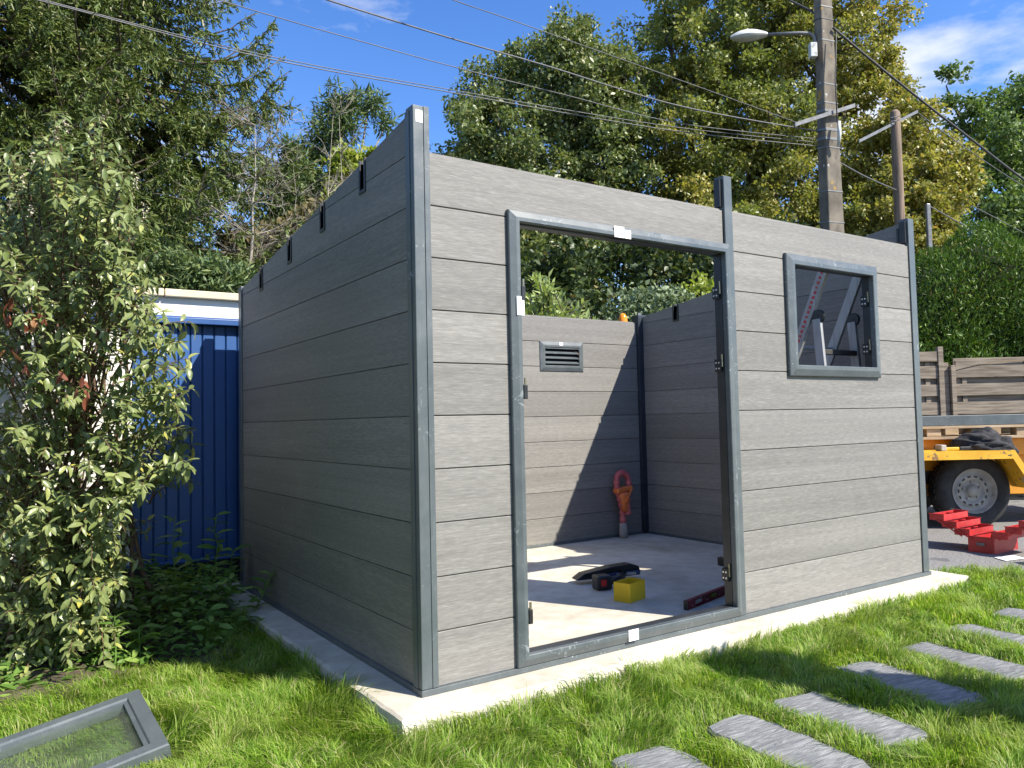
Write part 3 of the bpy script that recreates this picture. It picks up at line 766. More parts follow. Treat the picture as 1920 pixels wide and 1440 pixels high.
# red spirit level
LV = empty('spirit_level', (2.06, 0.405, 0.0), math.atan2(0.125, 0.46)); tag(LV, 'dusty dark red spirit level lying behind the door sill', 'level')
MB().box((-0.30, -0.012, 0.0006), (0.30, 0.012, 0.006)).box((-0.30, -0.012, 0.044), (0.30, 0.012, 0.05)).box((-0.30, -0.004, 0.006), (0.30, 0.004, 0.044)).build('body', 'level_red', LV, bevel=0.001)
for x in (-0.18, 0.0, 0.18): MB().tube([(x - 0.025, -0.006, 0.026), (x + 0.025, -0.006, 0.026)], 0.011, 10).build('vial', 'lime_leaf' if x == 0 else 'dusty_grey', LV)
for x in (-0.304, 0.304): MB().box((x - 0.004, -0.013, 0.0005), (x + 0.004, 0.013, 0.051)).build('end_cap', 'black_plastic', LV)

# ------------------------------------------------------------------ loose sash in the grass
SA = empty('window_sash'); tag(SA, 'loose grey framed glazed window sash lying in the grass at lower left', 'window')
def ground_hit(x, y, z):
    q = at(x, y, 1.0) - CAM; return CAM + q * (z - CAM[2]) / q[2]


_R, C0, _L = ground_hit(318, 1403, -0.030), ground_hit(262, 1298, 0.020), ground_hit(0, 1393, -0.060)
ex = unit(_L - C0); ey = _R - C0; ey = unit(ey - ex * (ex @ ey)); ez = np.cross(ex, ey)
if ez[2] < 0: ez = -ez
mw = Matrix.Identity(4)
# local: x along the top edge, z along the side, -y upwards
for i in range(3): mw[i][0], mw[i][1], mw[i][2], mw[i][3] = ex[i], -ez[i], ey[i], C0[i]
SA.matrix_world = mw
SW, SH = 0.74, 0.514
mitred(SA, 'sash_frame', 0, SW, 0, SH, 0.068, [(0.0, 0.03), (0.0, -0.012), (0.08, -0.017), (0.72, -0.018), (0.78, -0.010), (1.0, -0.008), (1.0, 0.03)], 'anthracite_aluminium', 1)
MB().box((0.066, 0.000, 0.066), (SW - 0.066, 0.006, SH - 0.066)).build('pane', 'dusty_glass', SA)

# ------------------------------------------------------------------ stepping stones
STONES = [(0.425, -0.98, -3), (0.885, -0.965, -4), (1.268, -0.945, -5), (1.805, -0.87, -7), (2.30, -0.865, -6), (2.80, -0.83, -3), (3.33, -0.80, -4)]
SLAB_LBL = ['cut off by the photo bottom edge', 'second from the bottom edge of the photo', 'third from the bottom edge, sunlit and wide', 'fourth from the bottom edge, lying in shadow',
            'just beyond the shaded one', 'second from the driveway end of the path', 'at the driveway end of the path']
for i, (x, y, a) in enumerate(STONES):
    r_ = random.Random(i + 20); m = MB(); hw, hl = 0.125 + r_.uniform(-.008, .008), 0.275 + r_.uniform(-.012, .012)
    pts = []
    for (x0, y0), (x1, y1), nn in (((-hw, -hl), (hw, -hl), 6), ((hw, -hl), (hw, hl), 12), ((hw, hl), (-hw, hl), 6), ((-hw, hl), (-hw, -hl), 12)):
        for k in range(nn):
            t = k / nn; c = 1 - (0.05 + 0.06 * r_.random()) * (k == 0) - 0.03 * r_.random() * (k == 1)
            pts.append(((x0 + (x1 - x0) * t) * c + r_.uniform(-.008, .008), (y0 + (y1 - y0) * t) * c + r_.uniform(-.009, .009)))
    nn = len(pts); V = [(px_, py_, -0.05) for px_, py_ in pts] + [(px_, py_, 0.012 + r_.uniform(-.002, .002)) for px_, py_ in pts] + [(px_ * 0.95, py_ * 0.97, 0.02 + r_.uniform(-.003, .003)) for px_, py_ in pts]
    F = [(a_ * nn + k, a_ * nn + (k + 1) % nn, (a_ + 1) * nn + (k + 1) % nn, (a_ + 1) * nn + k) for a_ in (0, 1) for k in range(nn)] + [tuple(range(2 * nn, 3 * nn))]
    o = m.poly(V, F).build('stepping_stone', 'slate_stone'); o.location = (x, y, GZ - 0.008); o.rotation_euler = (R(r_.uniform(-1, 1)), R(r_.uniform(-1, 1)), R(a))
    tag(o, 'grey slate stepping stone in the lawn, ' + SLAB_LBL[i], 'stone', 'slate stepping stones across the lawn')

# ------------------------------------------------------------------ boundary wall and blue gate
GY = 2.875
BW = empty('boundary_wall', (-1.5, GY + 0.1, -0.12)); tag(BW, 'white rendered wall with cream coping behind the leafy shrub', 'wall')
rel(MB().box((-6.0, GY + 0.012, -0.2), (-0.566, GY + 0.2, 1.70)).build('wall_face', 'white_render', None, bevel=0.012), BW)
rel(MB().box((-6.0, GY - 0.03, 1.701), (-1.225, GY + 0.24, 1.755)).build('coping', 'cream_coping', None, bevel=0.006), BW)
rel(MB().box((-1.22, GY + 0.012, 1.80), (1.30, GY + 0.2, 1.925)).build('wall_face', 'white_render', None), BW)
for x0 in (-1.24, -0.41, 0.46):
    rel(MB().box((x0, GY - 0.035, 1.926), (x0 + (0.824 if x0 < -1 else 0.866 if x0 < 0 else 0.85), GY + 0.25, 1.976)).build('coping', 'cream_coping', None, bevel=0.006), BW)
GT = empty('sliding_gate', (0.5, GY, 0.0)); tag(GT, 'tall blue vertical plank gate beside the shed, half in its shadow', 'gate')
rel(MB().box((-1.22, GY - 0.055, 1.745), (1.30, GY + 0.2, 1.785)).box((-1.22, GY - 0.03, 1.786), (1.30, GY + 0.2, 1.799)).build('top_rail', 'gate_blue', None, bevel=0.004), GT)
x = -0.553; k = 0
while x < 1.3:
    w0 = 0.0775
    m = MB().prism([(x + 0.003, GY + 0.016, 0.17), (x + 0.008, GY + 0.010, 0.17), (x + w0 - 0.008, GY + 0.010, 0.17), (x + w0 - 0.003, GY + 0.016, 0.17), (x + w0 - 0.003, GY + 0.03, 0.17), (x + 0.003, GY + 0.03, 0.17)][::-1], (0, 0, 1.571))
    rel(m.build('plank', 'gate_blue', None), GT); x += w0
rel(MB().box((-0.56, GY + 0.031, 0.165), (1.3, GY + 0.05, 1.743)).build('backing', 'gate_blue', None), GT)
rel(MB().box((-0.60, GY + 0.000, 0.16), (-0.556, GY + 0.06, 1.743)).build('gate_stile', 'gate_blue', None, bevel=0.003), GT)
rel(MB().tube([(-1.1, GY - 0.005, 0.155), (1.3, GY - 0.005, 0.155)], 0.016, 10).build('bottom_rail', 'gate_blue', None, True), GT)
rel(MB().box((-1.1, GY + 0.005, -0.03), (1.3, GY + 0.05, 0.138)).build('kick_rail', 'dark_lining', None), GT)
struct(MB().box((-1.2, GY - 0.09, -0.2), (1.3, GY + 0.3, -0.035)).build('gate_threshold', 'slab_concrete'))

# ------------------------------------------------------------------ street furniture and wires
UV = np.array([math.cos(YAW), -math.sin(YAW), 0.0]); WV = np.array([math.sin(YAW), math.cos(YAW), 0.0]); ZV = np.array([0, 0, 1.0])


def line_pole(name, top, bot_px, size_b, size_t, mat, label, yaw=0.0, round_=False):
    b = at(*bot_px); t = top
    g = b + (b - t) * (b[2] - GZ) / (t[2] - b[2]); g[2] = -0.12
    root = empty(name, g); tag(root, label, 'utility pole')
    d = t - g
    if round_:
        m = MB().tube([g + d * k / 10 for k in range(11)] + [t + np.array([0, 0, 0.07])], [size_b + (size_t - size_b) * k / 10 for k in range(11)] + [size_t * 0.5], 14)
        rel(m.build('shaft', mat, None, True), root)
    else:
        u = math.cos(yaw) * UV + math.sin(yaw) * WV; v = -math.sin(yaw) * UV + math.cos(yaw) * WV
        m = MB(); V = []
        for k, sz in ((0, size_b), (1, size_t)):
            for i, j in ((-1, -1), (1, -1), (1, 1), (-1, 1)): V.append(g + d * k + u * i * sz * 0.5 + v * j * sz * 0.36)
        m.poly(V, [(0, 3, 2, 1), (4, 5, 6, 7), (0, 1, 5, 4), (1, 2, 6, 5), (2, 3, 7, 6), (3, 0, 4, 7)])
        rel(m.build('shaft', mat, None, bevel=0.02), root)
    return root, g, d


PD = 14.0
pole, pg, pdv = line_pole('concrete_pole', at(1540, -60, PD), (1560, 430, PD), 0.43, 0.245, 'pole_concrete', 'square concrete utility pole with metal bands behind the shed', 0.35)
for py in (15, 38, 78, 160, 195, 210, 245, 262, 278, 360, 418):
    c = at(1543.5 + py * 0.0385, py, PD); k = (c[2] - pg[2]) / pdv[2]; c = pg + pdv * k; sz = 0.43 + (0.245 - 0.43) * k + 0.012
    u = math.cos(0.35) * UV + math.sin(0.35) * WV; v = -math.sin(0.35) * UV + math.cos(0.35) * WV
    hb = 0.022 if py in (210, 245, 262) else 0.010
    rel(MB().obox(c, u * sz * 0.5, v * sz * 0.36 + ZV * 0.02, ZV * hb + u * 0.0).build('band', 'wire_black' if py == 38 else 'galvanised', None, bevel=0.002), pole)
cA = pg + pdv * ((at(1555, 212, PD)[2] - pg[2]) / pdv[2])
e0 = at(1490, 234, PD - 0.35); e1 = at(1602, 198, PD - 0.1); d_ = (e1 - e0) / 2; c_ = (e0 + e1) / 2
rel(MB().obox(c_, d_, np.cross(unit(d_), ZV) * 0.025, ZV * 0.035).build('crossarm', 'galvanised', None), pole)
rel(MB().tube([at(1573, 228, PD - 0.2), at(1574, 250, PD - 0.25), at(1572, 275, PD - 0.2)], [0.03, 0.035, 0.025], 8).build('cable_joint', 'lamp_grey', None, True), pole)
rel(MB().tube([at(1568, 60, PD - 0.2), at(1566, 150, PD - 0.25), at(1570, 230, PD - 0.25)], 0.012, 6).build('cable', 'wire_black', None, True), pole)
rel(MB().obox(at(1524, 95, PD - 0.1), UV * 0.06, WV * 0.06, ZV * 0.13).build('junction_box', 'lamp_grey', None, bevel=0.01), pole)
# street lamp on its arm
LP = empty('street_lamp', at(1530, 100, PD)); tag(LP, 'grey street lamp with a long oval head on an arm of the concrete pole', 'street lamp')
arm = [at(1529, 112, PD), at(1529, 80, PD), at(1526, 68, PD), at(1518, 63, PD), at(1500, 62, PD), at(1437, 65, PD)]
rel(MB().tube(arm, [0.035, 0.035, 0.035, 0.035, 0.033, 0.03], 10).build('arm', 'galvanised', None, True), LP)
hd = MB(); a0, a1 = at(1438, 65, PD), at(1369, 71, PD); ax = (a1 - a0); ln = np.linalg.norm(ax); ax = ax / ln; sd_ = np.cross(ax, ZV); upv = np.cross(sd_, ax)


def shell(t0, t1, keep):
    m = MB(); n1, n2 = 15, 10; V = []; F = []
    for i in range(n1):
        t = i / (n1 - 1); w_ = 0.16 * (math.sin(math.pi * (0.10 + 0.87 * t) ** 0.9) ** 0.75) * (0.62 + 0.5 * t)
        for j in range(n2):
            an = t0 + (t1 - t0) * j / (n2 - 1); zz_ = math.sin(an) * w_ * (0.85 if an < math.pi else 0.62)
            V.append(a0 + ax * ln * t + sd_ * math.cos(an) * w_ + upv * zz_ * keep)
    for i in range(n1 - 1):
        for j in range(n2 - 1): F.append((i * n2 + j, i * n2 + j + 1, (i + 1) * n2 + j + 1, (i + 1) * n2 + j))
    return m.poly(V, F)


rel(shell(0, math.pi, 1).build('lamp_hood', 'lamp_grey', None, True), LP)
rel(shell(math.pi, 2 * math.pi, 1).build('lamp_bowl', 'lamp_bowl', None, True), LP)

wpole, wg, wd_ = line_pole('wooden_pole', at(1678, 212, 18), (1687, 415, 18), 0.135, 0.108, 'pole_wood', 'round brown wooden utility pole right of the concrete pole', 0, True)
e0 = at(1610, 265, 17.4); e1 = at(1720, 209, 18.3); d_ = (e1 - e0) / 2; c_ = (e0 + e1) / 2
rel(MB().obox(c_, d_, np.cross(unit(d_), ZV) * 0.02, ZV * 0.035).build('crossarm', 'galvanised', None), wpole)
for py in (217, 224): rel(MB().tube([at(1670, py + 4, 17.85), at(1678, py + 3, 17.83), at(1687, py, 17.85)], 0.015, 6).build('band', 'galvanised', None), wpole)
cpole, cg, cdv = line_pole('concrete_post', at(1739, 382, 19), (1745, 505, 19), 0.13, 0.115, 'galvanised', 'short pale concrete post behind the shed right corner', 0.2)


def wire(pts, r, mat, label, group, sag=0.0):
    """pts: pixel, pixel, depth way points; the cable is a smooth curve through them"""
    P = np.array([at(*q) for q in pts]); t = np.linspace(0, 1, len(P)); tt = np.linspace(0, 1, 40)
    # Catmull-Rom
    Q = []
    for u in tt:
        s = min(int(u * (len(P) - 1)), len(P) - 2); f = u * (len(P) - 1) - s
        p0, p1_, p2_, p3_ = P[max(s - 1, 0)], P[s], P[s + 1], P[min(s + 2, len(P) - 1)]
        Q.append(0.5 * ((2 * p1_) + (-p0 + p2_) * f + (2 * p0 - 5 * p1_ + 4 * p2_ - p3_) * f * f + (-p0 + 3 * p1_ - 3 * p2_ + p3_) * f ** 3))
    o = MB().tube(Q, r, 6).build('overhead_wire', mat, None, True)
    tag(o, label, 'wire', group); return o


GW = 'overhead wires to the pole'
wire([(-250, -75, 7.5), (70, 0, 8.5), (480, 105, 10), (810, 167, 11.4), (1250, 243, 13), (1545, 275, 14)], 0.0075, 'wire_grey', 'grey wire crossing the conifer, upper of the lowest pair', GW)
wire([(-250, -90, 7.4), (70, -3, 8.4), (480, 100, 9.9), (810, 162, 11.3), (1250, 236, 13), (1545, 268, 14)], 0.0062, 'wire_grey', 'grey wire crossing the conifer, running just under its twin', GW)
wire([(100, -95, 7.5), (410, 0, 8.8), (640, 67, 10), (850, 125, 11), (1060, 178, 12), (1280, 232, 13), (1550, 262, 14)], 0.0062, 'wire_grey', 'thin grey wire passing over the lone conifer tip towards the pole', GW)
wire([(330, -95, 8), (615, 0, 9.2), (860, 76, 10.5), (1020, 122, 11.4), (1280, 200, 12.8), (1545, 248, 14)], 0.0105, 'wire_grey', 'thick wire passing above the shed corner post', GW)
wire([(600, -95, 9), (850, 0, 10), (960, 38, 10.8), (1280, 152, 12.8), (1500, 232, 13.8)], 0.0062, 'wire_grey', 'topmost thin wire in front of the oak crown', GW)
wire([(1462, -8, 14.6), (1510, 15, 14.3), (1535, 30, 14.05)], 0.02, 'wire_black', 'short dark cable reaching the pole top from the left', GW)
wire([(1562, 52, 13.9), (1640, 118, 14.2), (1740, 198, 14.6), (1830, 268, 15), (1920, 337, 15.4), (2150, 500, 16.4)], 0.022, 'wire_black', 'thick black cable sloping down right from the concrete pole', GW)
wire([(1722, 212, 18.2), (1800, 270, 18.6), (1920, 350, 19), (2150, 490, 20)], 0.010, 'wire_grey', 'thin wire sloping right from the wooden pole crossarm', GW)
wire([(1575, 305, 14), (1625, 332, 15.8), (1680, 356, 17.9)], 0.013, 'wire_grey', 'cable strung between the concrete and wooden poles', GW)
wire([(1742, 386, 19), (1800, 418, 19.3), (1860, 447, 19.6), (2100, 560, 20.5)], 0.014, 'wire_grey', 'lower wire leaving the short concrete post', GW)
wire([(1810, 380, 22), (1860, 405, 22.5), (1920, 437, 23), (2100, 530, 24)], 0.012, 'wire_grey', 'faint wire before the dark trees above the hedge', GW)

# ------------------------------------------------------------------ trailer and what lies on it
def tp(lat, dep, z):
    return np.array([CAM[0], CAM[1], 0]) + UV * lat + WV * dep + ZV * z


TR = empty('trailer', tp(4.2, 8.2, -0.1)); tag(TR, 'yellow flatbed trailer loaded with a pallet, parked on the driveway', 'trailer')


def tbox(name, mat, a, b, bev=0.006, parent=None):
    c = tp((a[0] + b[0]) / 2, (a[1] + b[1]) / 2, (a[2] + b[2]) / 2)
    m = MB().obox(c, UV * (b[0] - a[0]) / 2, WV * (b[1] - a[1]) / 2, ZV * (b[2] - a[2]) / 2)
    return rel(m.build(name, mat, None, bevel=bev), parent or TR)


for j, lat in enumerate((3.66, 4.47)):
  for dep, sgn in ((7.63, 1), (9.05, -1)):
    c = tp(lat, dep, 0.262); axw = WV * sgn
    m = MB(); Rr = 0.362
    m.lathe([(0.213, 0.005), (0.24, -0.012), (0.29, -0.02), (0.335, -0.012), (0.356, 0.015), (Rr, 0.05), (Rr, 0.15), (0.35, 0.19), (0.29, 0.215), (0.213, 0.2)], c, axw, 44)
    wh = rel(m.build('wheel', 'tyre_rubber', None, True), TR)
    tr = MB()
    for k in range(36):
        an = k / 36 * 2 * math.pi; rv = math.cos(an) * UV + math.sin(an) * ZV; tv = -math.sin(an) * UV + math.cos(an) * ZV
        for q, off in ((0.06, 0.0), (0.10, 0.5), (0.14, 0.0)):
            an2 = an + off * 2 * math.pi / 36; rv = math.cos(an2) * UV + math.sin(an2) * ZV; tv = -math.sin(an2) * UV + math.cos(an2) * ZV
            tr.obox(c + rv * (Rr + 0.002) + axw * q, rv * 0.006, tv * 0.022, axw * 0.014)
    o = tr.build('tread', 'tyre_rubber', None); o['kind'] = 'stuff'; rel(o, TR); o.parent = wh; o.matrix_parent_inverse = Matrix.Identity(4)
    m = MB(); m.lathe([(0.218, -0.006), (0.208, 0.0), (0.198, 0.03), (0.172, 0.045), (0.158, 0.030), (0.118, 0.026), (0.105, 0.048), (0.062, 0.050), (0.055, 0.03), (0.045, 0.012), (0.02, 0.004), (0.001, 0.003)], c, axw, 44)
    o = m.build('rim', 'rim_steel', None, True); o.parent = wh
    for k in range(14):
        an = k / 14 * 2 * math.pi; rv = math.cos(an) * UV + math.sin(an) * ZV; tv = -math.sin(an) * UV + math.cos(an) * ZV
        o = MB().obox(c + rv * 0.139 + axw * 0.0275, rv * 0.0085, tv * 0.017, axw * 0.003).build('rim_slot', 'black_plastic', None, bevel=0.004); o.parent = wh
    for k in range(5):
        an = (k + 0.3) / 5 * 2 * math.pi; rv = math.cos(an) * UV + math.sin(an) * ZV
        o = MB().tube([c + rv * 0.082 + axw * 0.055, c + rv * 0.082 + axw * 0.03], 0.011, 6).build('wheel_nut', 'rim_steel', None); o.parent = wh
for dep in (7.38,):
    prof = [(3.05, 0.40), (3.28, 0.665), (4.715, 0.665), (4.93, 0.305)]
    th = 0.035
    inner = [(3.10, 0.39), (3.30, 0.63), (4.695, 0.63), (4.90, 0.29)]
    for i in range(3):
        a, b, c2, d2 = prof[i], prof[i + 1], inner[i + 1], inner[i]
        m = MB().prism([tp(a[0], dep, a[1]), tp(b[0], dep, b[1]), tp(c2[0], dep, c2[1]), tp(d2[0], dep, d2[1])][::-1], WV * 0.36)
        fd = rel(m.build('fender', 'trailer_yellow', None, bevel=0.004), TR)
        lipm = MB().prism([tp(a[0], dep - 0.012, a[1]), tp(b[0], dep - 0.012, b[1]), tp(c2[0] + (0.0), dep - 0.012, c2[1] - 0.045), tp(d2[0], dep - 0.012, d2[1] - 0.045)][::-1], WV * 0.0115)
        o = lipm.build('fender_lip', 'trailer_yellow', None); rel(o, TR)
tbox('side_rail', 'trailer_orange', (2.0, 7.76, 0.60), (6.6, 7.84, 0.765))
tbox('side_rail', 'trailer_orange', (2.0, 8.95, 0.60), (6.6, 9.03, 0.765))
tbox('bed_side', 'trailer_orange', (2.0, 7.87, 0.20), (6.6, 7.90, 0.598))
tbox('bed_floor', 'chassis_dark', (2.0, 7.845, 0.60), (6.6, 8.94, 0.66))
tbox('axle', 'chassis_dark', (4.43, 7.70, 0.22), (4.51, 8.9, 0.30)); tbox('axle', 'chassis_dark', (3.62, 7.70, 0.22), (3.70, 8.9, 0.30))
tbox('chassis_beam', 'chassis_dark', (2.0, 7.85, 0.32), (6.8, 7.95, 0.45)); tbox('chassis_beam', 'chassis_dark', (2.0, 8.7, 0.32), (6.8, 8.8, 0.45))
PA = empty('pallet', tp(4.4, 8.3, 0.66)); tag(PA, 'brown wooden pallet lying on the yellow trailer', 'pallet')
for k in range(7): tbox('deck_board', 'pallet_wood', (3.6, 7.66 + k * 0.165, 0.872), (5.6, 7.76 + k * 0.165, 0.897), 0.003, PA)
for k in range(5):
    for q in (7.68, 8.15, 8.6): tbox('block', 'pallet_wood', (3.62 + k * 0.44, q, 0.795), (3.76 + k * 0.44, q + 0.1, 0.871), 0.003, PA)
for q in (7.67, 8.14, 8.59): tbox('runner', 'pallet_wood', (3.6, q, 0.767), (5.6, q + 0.12, 0.794), 0.003, PA)
PB = empty('metal_beam', tp(4.6, 7.75, 0.9)); tag(PB, 'long anthracite aluminium beam lying across the trailer pallet', 'beam')
tbox('beam_profile', 'anthracite_aluminium', (3.3, 7.68, 0.9), (6.2, 7.86, 1.0), 0.004, PB); tbox('beam_profile', 'anthracite_aluminium', (3.4, 7.88, 0.9), (6.3, 8.0, 0.985), 0.004, PB)
# jacket heap: lumpy cloth with folds
m = MB(); n1, n2 = 34, 40; V = []; F = []; fj = Field(11, 0.038); fk = Field(12, 0.13)
for i in range(n1):
    th_ = (i / (n1 - 1)) * math.pi / 2
    for j in range(n2):
        ph = j / n2 * 2 * math.pi; rr_ = math.cos(th_)
        x = rr_ * math.cos(ph); y = rr_ * math.sin(ph); h = math.sin(th_)
        lump = 0.75 + 0.5 * float(fk(x * 0.3 + 2, y * 0.3 + h * 0.2)); fold_ = 0.06 * (float(fj(x * 0.25 + y * 0.12, h * 0.3 + y * 0.1)) - 0.5)
        V.append(tp(4.52 + (0.27 * lump + fold_) * x + (0.06 * (1 - h) if x > 0 else 0), 7.55 + (0.15 * lump + fold_) * y, 0.668 + (0.165 * lump + fold_) * h - (0.10 * max(0, x - 0.35) if h < 0.6 else 0)))
for i in range(n1 - 1):
    for j in range(n2): F.append((i * n2 + j, i * n2 + (j + 1) % n2, (i + 1) * n2 + (j + 1) % n2, (i + 1) * n2 + j))
m.poly(V, F); JK = m.build('jacket', 'black_cloth', None, True); tag(JK, 'crumpled black jacket heaped on the trailer fender', 'jacket')
ML = empty('mallet', tp(4.1, 7.46, 0.665)); tag(ML, 'small mallet with pale head lying on the yellow fender', 'mallet')
tbox('handle', 'trailer_yellow', (4.10, 7.445, 0.672), (4.24, 7.475, 0.700), 0.006, ML); tbox('grip', 'black_plastic', (4.241, 7.44, 0.670), (4.40, 7.48, 0.704), 0.006, ML)
tbox('head', 'dusty_grey', (4.045, 7.41, 0.667), (4.099, 7.52, 0.725), 0.008, ML)

# ------------------------------------------------------------------ red cantilever toolbox, opened
bx = np.array([5.455, 0.452]); TB = empty('toolbox', (bx[0], bx[1], -0.1)); tag(TB, 'open red metal cantilever toolbox standing on the driveway', 'toolbox')
tu = np.array([0, 1.0, 0]); tw = np.array([1.0, 0, 0])


def tray(name, u0, u1, w0, w1, z0, z1, t=0.004, tilt=0.0):
    m = MB()
    def q(u, w_, z): return np.array([bx[0], bx[1], -0.1]) + tu * u + tw * w_ + ZV * z
    def bb(a, b):
        c = q((a[0] + b[0]) / 2, (a[1] + b[1]) / 2, (a[2] + b[2]) / 2)
        m.obox(c, tu * (b[0] - a[0]) / 2, tw * (b[1] - a[1]) / 2, ZV * (b[2] - a[2]) / 2)
    bb((u0, w0, z0), (u1, w1, z0 + t)); bb((u0, w0, z0 + t), (u1, w0 + t, z1)); bb((u0, w1 - t, z0 + t), (u1, w1, z1)); bb((u0, w0 + t, z0 + t), (u0 + t, w1 - t, z1)); bb((u1 - t, w0 + t, z0 + t), (u1, w1 - t, z1))
    bb((u0 - 0.006, w0 - 0.006, z1), (u1 + 0.006, w0 + t, z1 + 0.006)); bb((u0 - 0.006, w1 - t, z1), (u1 + 0.006, w1 + 0.006, z1 + 0.006))
    return rel(m.build(name, 'toolbox_red', None, bevel=0.0015), TB)


# long axis runs away from the camera along tw, the trays open out to both sides along tu
tray('base', -0.10, 0.10, -0.20, 0.20, 0.0, 0.125)
for s in (-1, 1):
    for lv in (0, 1, 2):
        if s < 0: a, b = -0.205 - 0.10 * lv, -0.085 - 0.10 * lv
        else: a, b = 0.085 + 0.10 * lv, 0.205 + 0.10 * lv
        tray('tray', a, b, -0.20, 0.20, 0.125 + 0.052 * lv, 0.175 + 0.052 * lv)
    for wv in (-0.208, 0.208):
        for k in (0, 1):
            p0 = np.array([bx[0], bx[1], -0.1]) + tu * s * (0.06 + 0.08 * k) + tw * wv + ZV * (0.10 + 0.02 * k); p1_ = p0 + tu * s * 0.20 + ZV * 0.115
            rel(MB().obox((p0 + p1_) / 2, (p1_ - p0) / 2, tw * 0.002, ZV * 0.007).build('arm', 'toolbox_red', None), TB)
for s in (-1, 1):
    for lv in (0, 1, 2):
        a = (0.145 + 0.10 * lv) * s; c_ = np.array([bx[0], bx[1], -0.1]) + tu * a + ZV * (0.148 + 0.052 * lv)
        for wv in (-0.09, 0.07): rel(MB().obox(c_ + tw * wv, tu * 0.054, tw * 0.0015, ZV * 0.018).build('divider', 'toolbox_red', None), TB)
        for k in range(5): rel(MB().tube([c_ + tw * (-0.17 + k * 0.07) + tu * -0.04 - ZV * 0.006, c_ + tw * (-0.14 + k * 0.07) + tu * 0.04 - ZV * 0.004], 0.007, 6).build('hand_tool', 'chassis_dark' if k % 2 else 'galvanised', None), TB)
for wv in (-0.206, 0.206): rel(MB().obox(np.array([bx[0], bx[1], -0.03]) + tw * wv, tu * 0.03, tw * 0.004, ZV * 0.012).build('latch', 'galvanised', None, bevel=0.002), TB)
pp = at(1893, 1046, 6.2); pc = CAM + (pp - CAM) * ((-0.094 - CAM[2]) / (pp[2] - CAM[2]))
PP = MB().obox(pc, UV * 0.10 + WV * 0.04, WV * 0.07, ZV * 0.001).build('paper_sheet', 'paper'); tag(PP, 'white sheet of paper lying on the asphalt by the red toolbox', 'paper')
TS = empty('workbench', (5.05, -0.12, -0.1), -YAW); tag(TS, 'low wooden trestle at the right edge by the lawn', 'trestle')
MB().box((-0.05, -0.10, 0.09), (1.1, 0.12, 0.125)).build('top_board', 'pallet_wood', TS, bevel=0.004)
for x in (-0.03, 0.95):
    for y in (-0.08, 0.07): MB().box((x, y, 0.0005), (x + 0.05, y + 0.04, 0.089)).build('leg', 'chassis_dark', TS)

# ------------------------------------------------------------------ wooden fence behind the trailer
FN = empty('wooden_fence', tp(5.8, 9.9, -0.1)); tag(FN, 'weathered wooden lap panel fence below the conifer hedge', 'fence')


def fbox(name, lat0, lat1, dep, z0, z1, t=0.02, mat='fence_wood'):
    c = tp((lat0 + lat1) / 2, dep, (z0 + z1) / 2)
    return rel(MB().obox(c, UV * (lat1 - lat0) / 2, WV * t / 2, ZV * (z1 - z0) / 2).build(name, mat, None, bevel=0.004), FN)


FD = 9.9
fl = lambda x: (x - 960) / FPX * FD
rf = random.Random(5)
def panel(l0, l1, ztopf, skip=0):
    z = 0.0; k = 0
    while True:
        h = 0.145 if k % 2 else 0.085; zt = z + h
        if zt > ztopf((l0 + l1) / 2): break
        fbox('slat', l0, l1, FD + (-0.026 if k % 2 else 0.018), z - (0.004 if k % 2 else 0.02) + rf.uniform(-.004, .004), zt + (0.004 if k % 2 else 0.02) + rf.uniform(-.004, .004)); z = zt; k += 1
    # arched top board
    m = MB(); nn = 14; V = []
    for i in range(nn + 1):
        l = l0 + (l1 - l0) * i / nn; zt = ztopf(l)
        V += [tp(l, FD - 0.046, z - 0.02), tp(l, FD - 0.046, zt), tp(l, FD - 0.0165, zt), tp(l, FD - 0.0165, z - 0.02)]
    F = [(a * 4 + q, a * 4 + (q + 1) % 4, a * 4 + 4 + (q + 1) % 4, a * 4 + 4 + q) for a in range(nn) for q in range(4)] + [(3, 2, 1, 0), (nn * 4, nn * 4 + 1, nn * 4 + 2, nn * 4 + 3)]
    m.poly(V, F); rel(m.build('top_board', 'fence_wood', None), FN)
    for l in (l0 + 0.12, (l0 + l1) / 2, l1 - 0.12): fbox('batten', l - 0.03, l + 0.03, FD - 0.004, 0.0, ztopf(l) - 0.03, 0.018)


panel(fl(1560), fl(1757), lambda l: 1.80)
panel(fl(1790), fl(1790) + 1.85, lambda l: 1.56 + 0.135 * math.sin(math.pi * min(1, max(0, (l - fl(1790)) / 1.85))))
panel(fl(1790) + 2.0, fl(1790) + 3.85, lambda l: 1.56 + 0.135 * math.sin(math.pi * min(1, max(0, (l - fl(1790) - 2.0) / 1.85))))
for a, b, zt in ((1757, 1767, 1.86), (1769, 1779, 1.66), (1780, 1789, 1.62)):
    fbox('post', fl(a) + 0.002, fl(b), FD - 0.02 if a != 1769 else FD + 0.02, -0.1, zt, 0.07)
fbox('post', fl(1790) + 1.87, fl(1790) + 1.97, FD, -0.1, 1.6, 0.08)

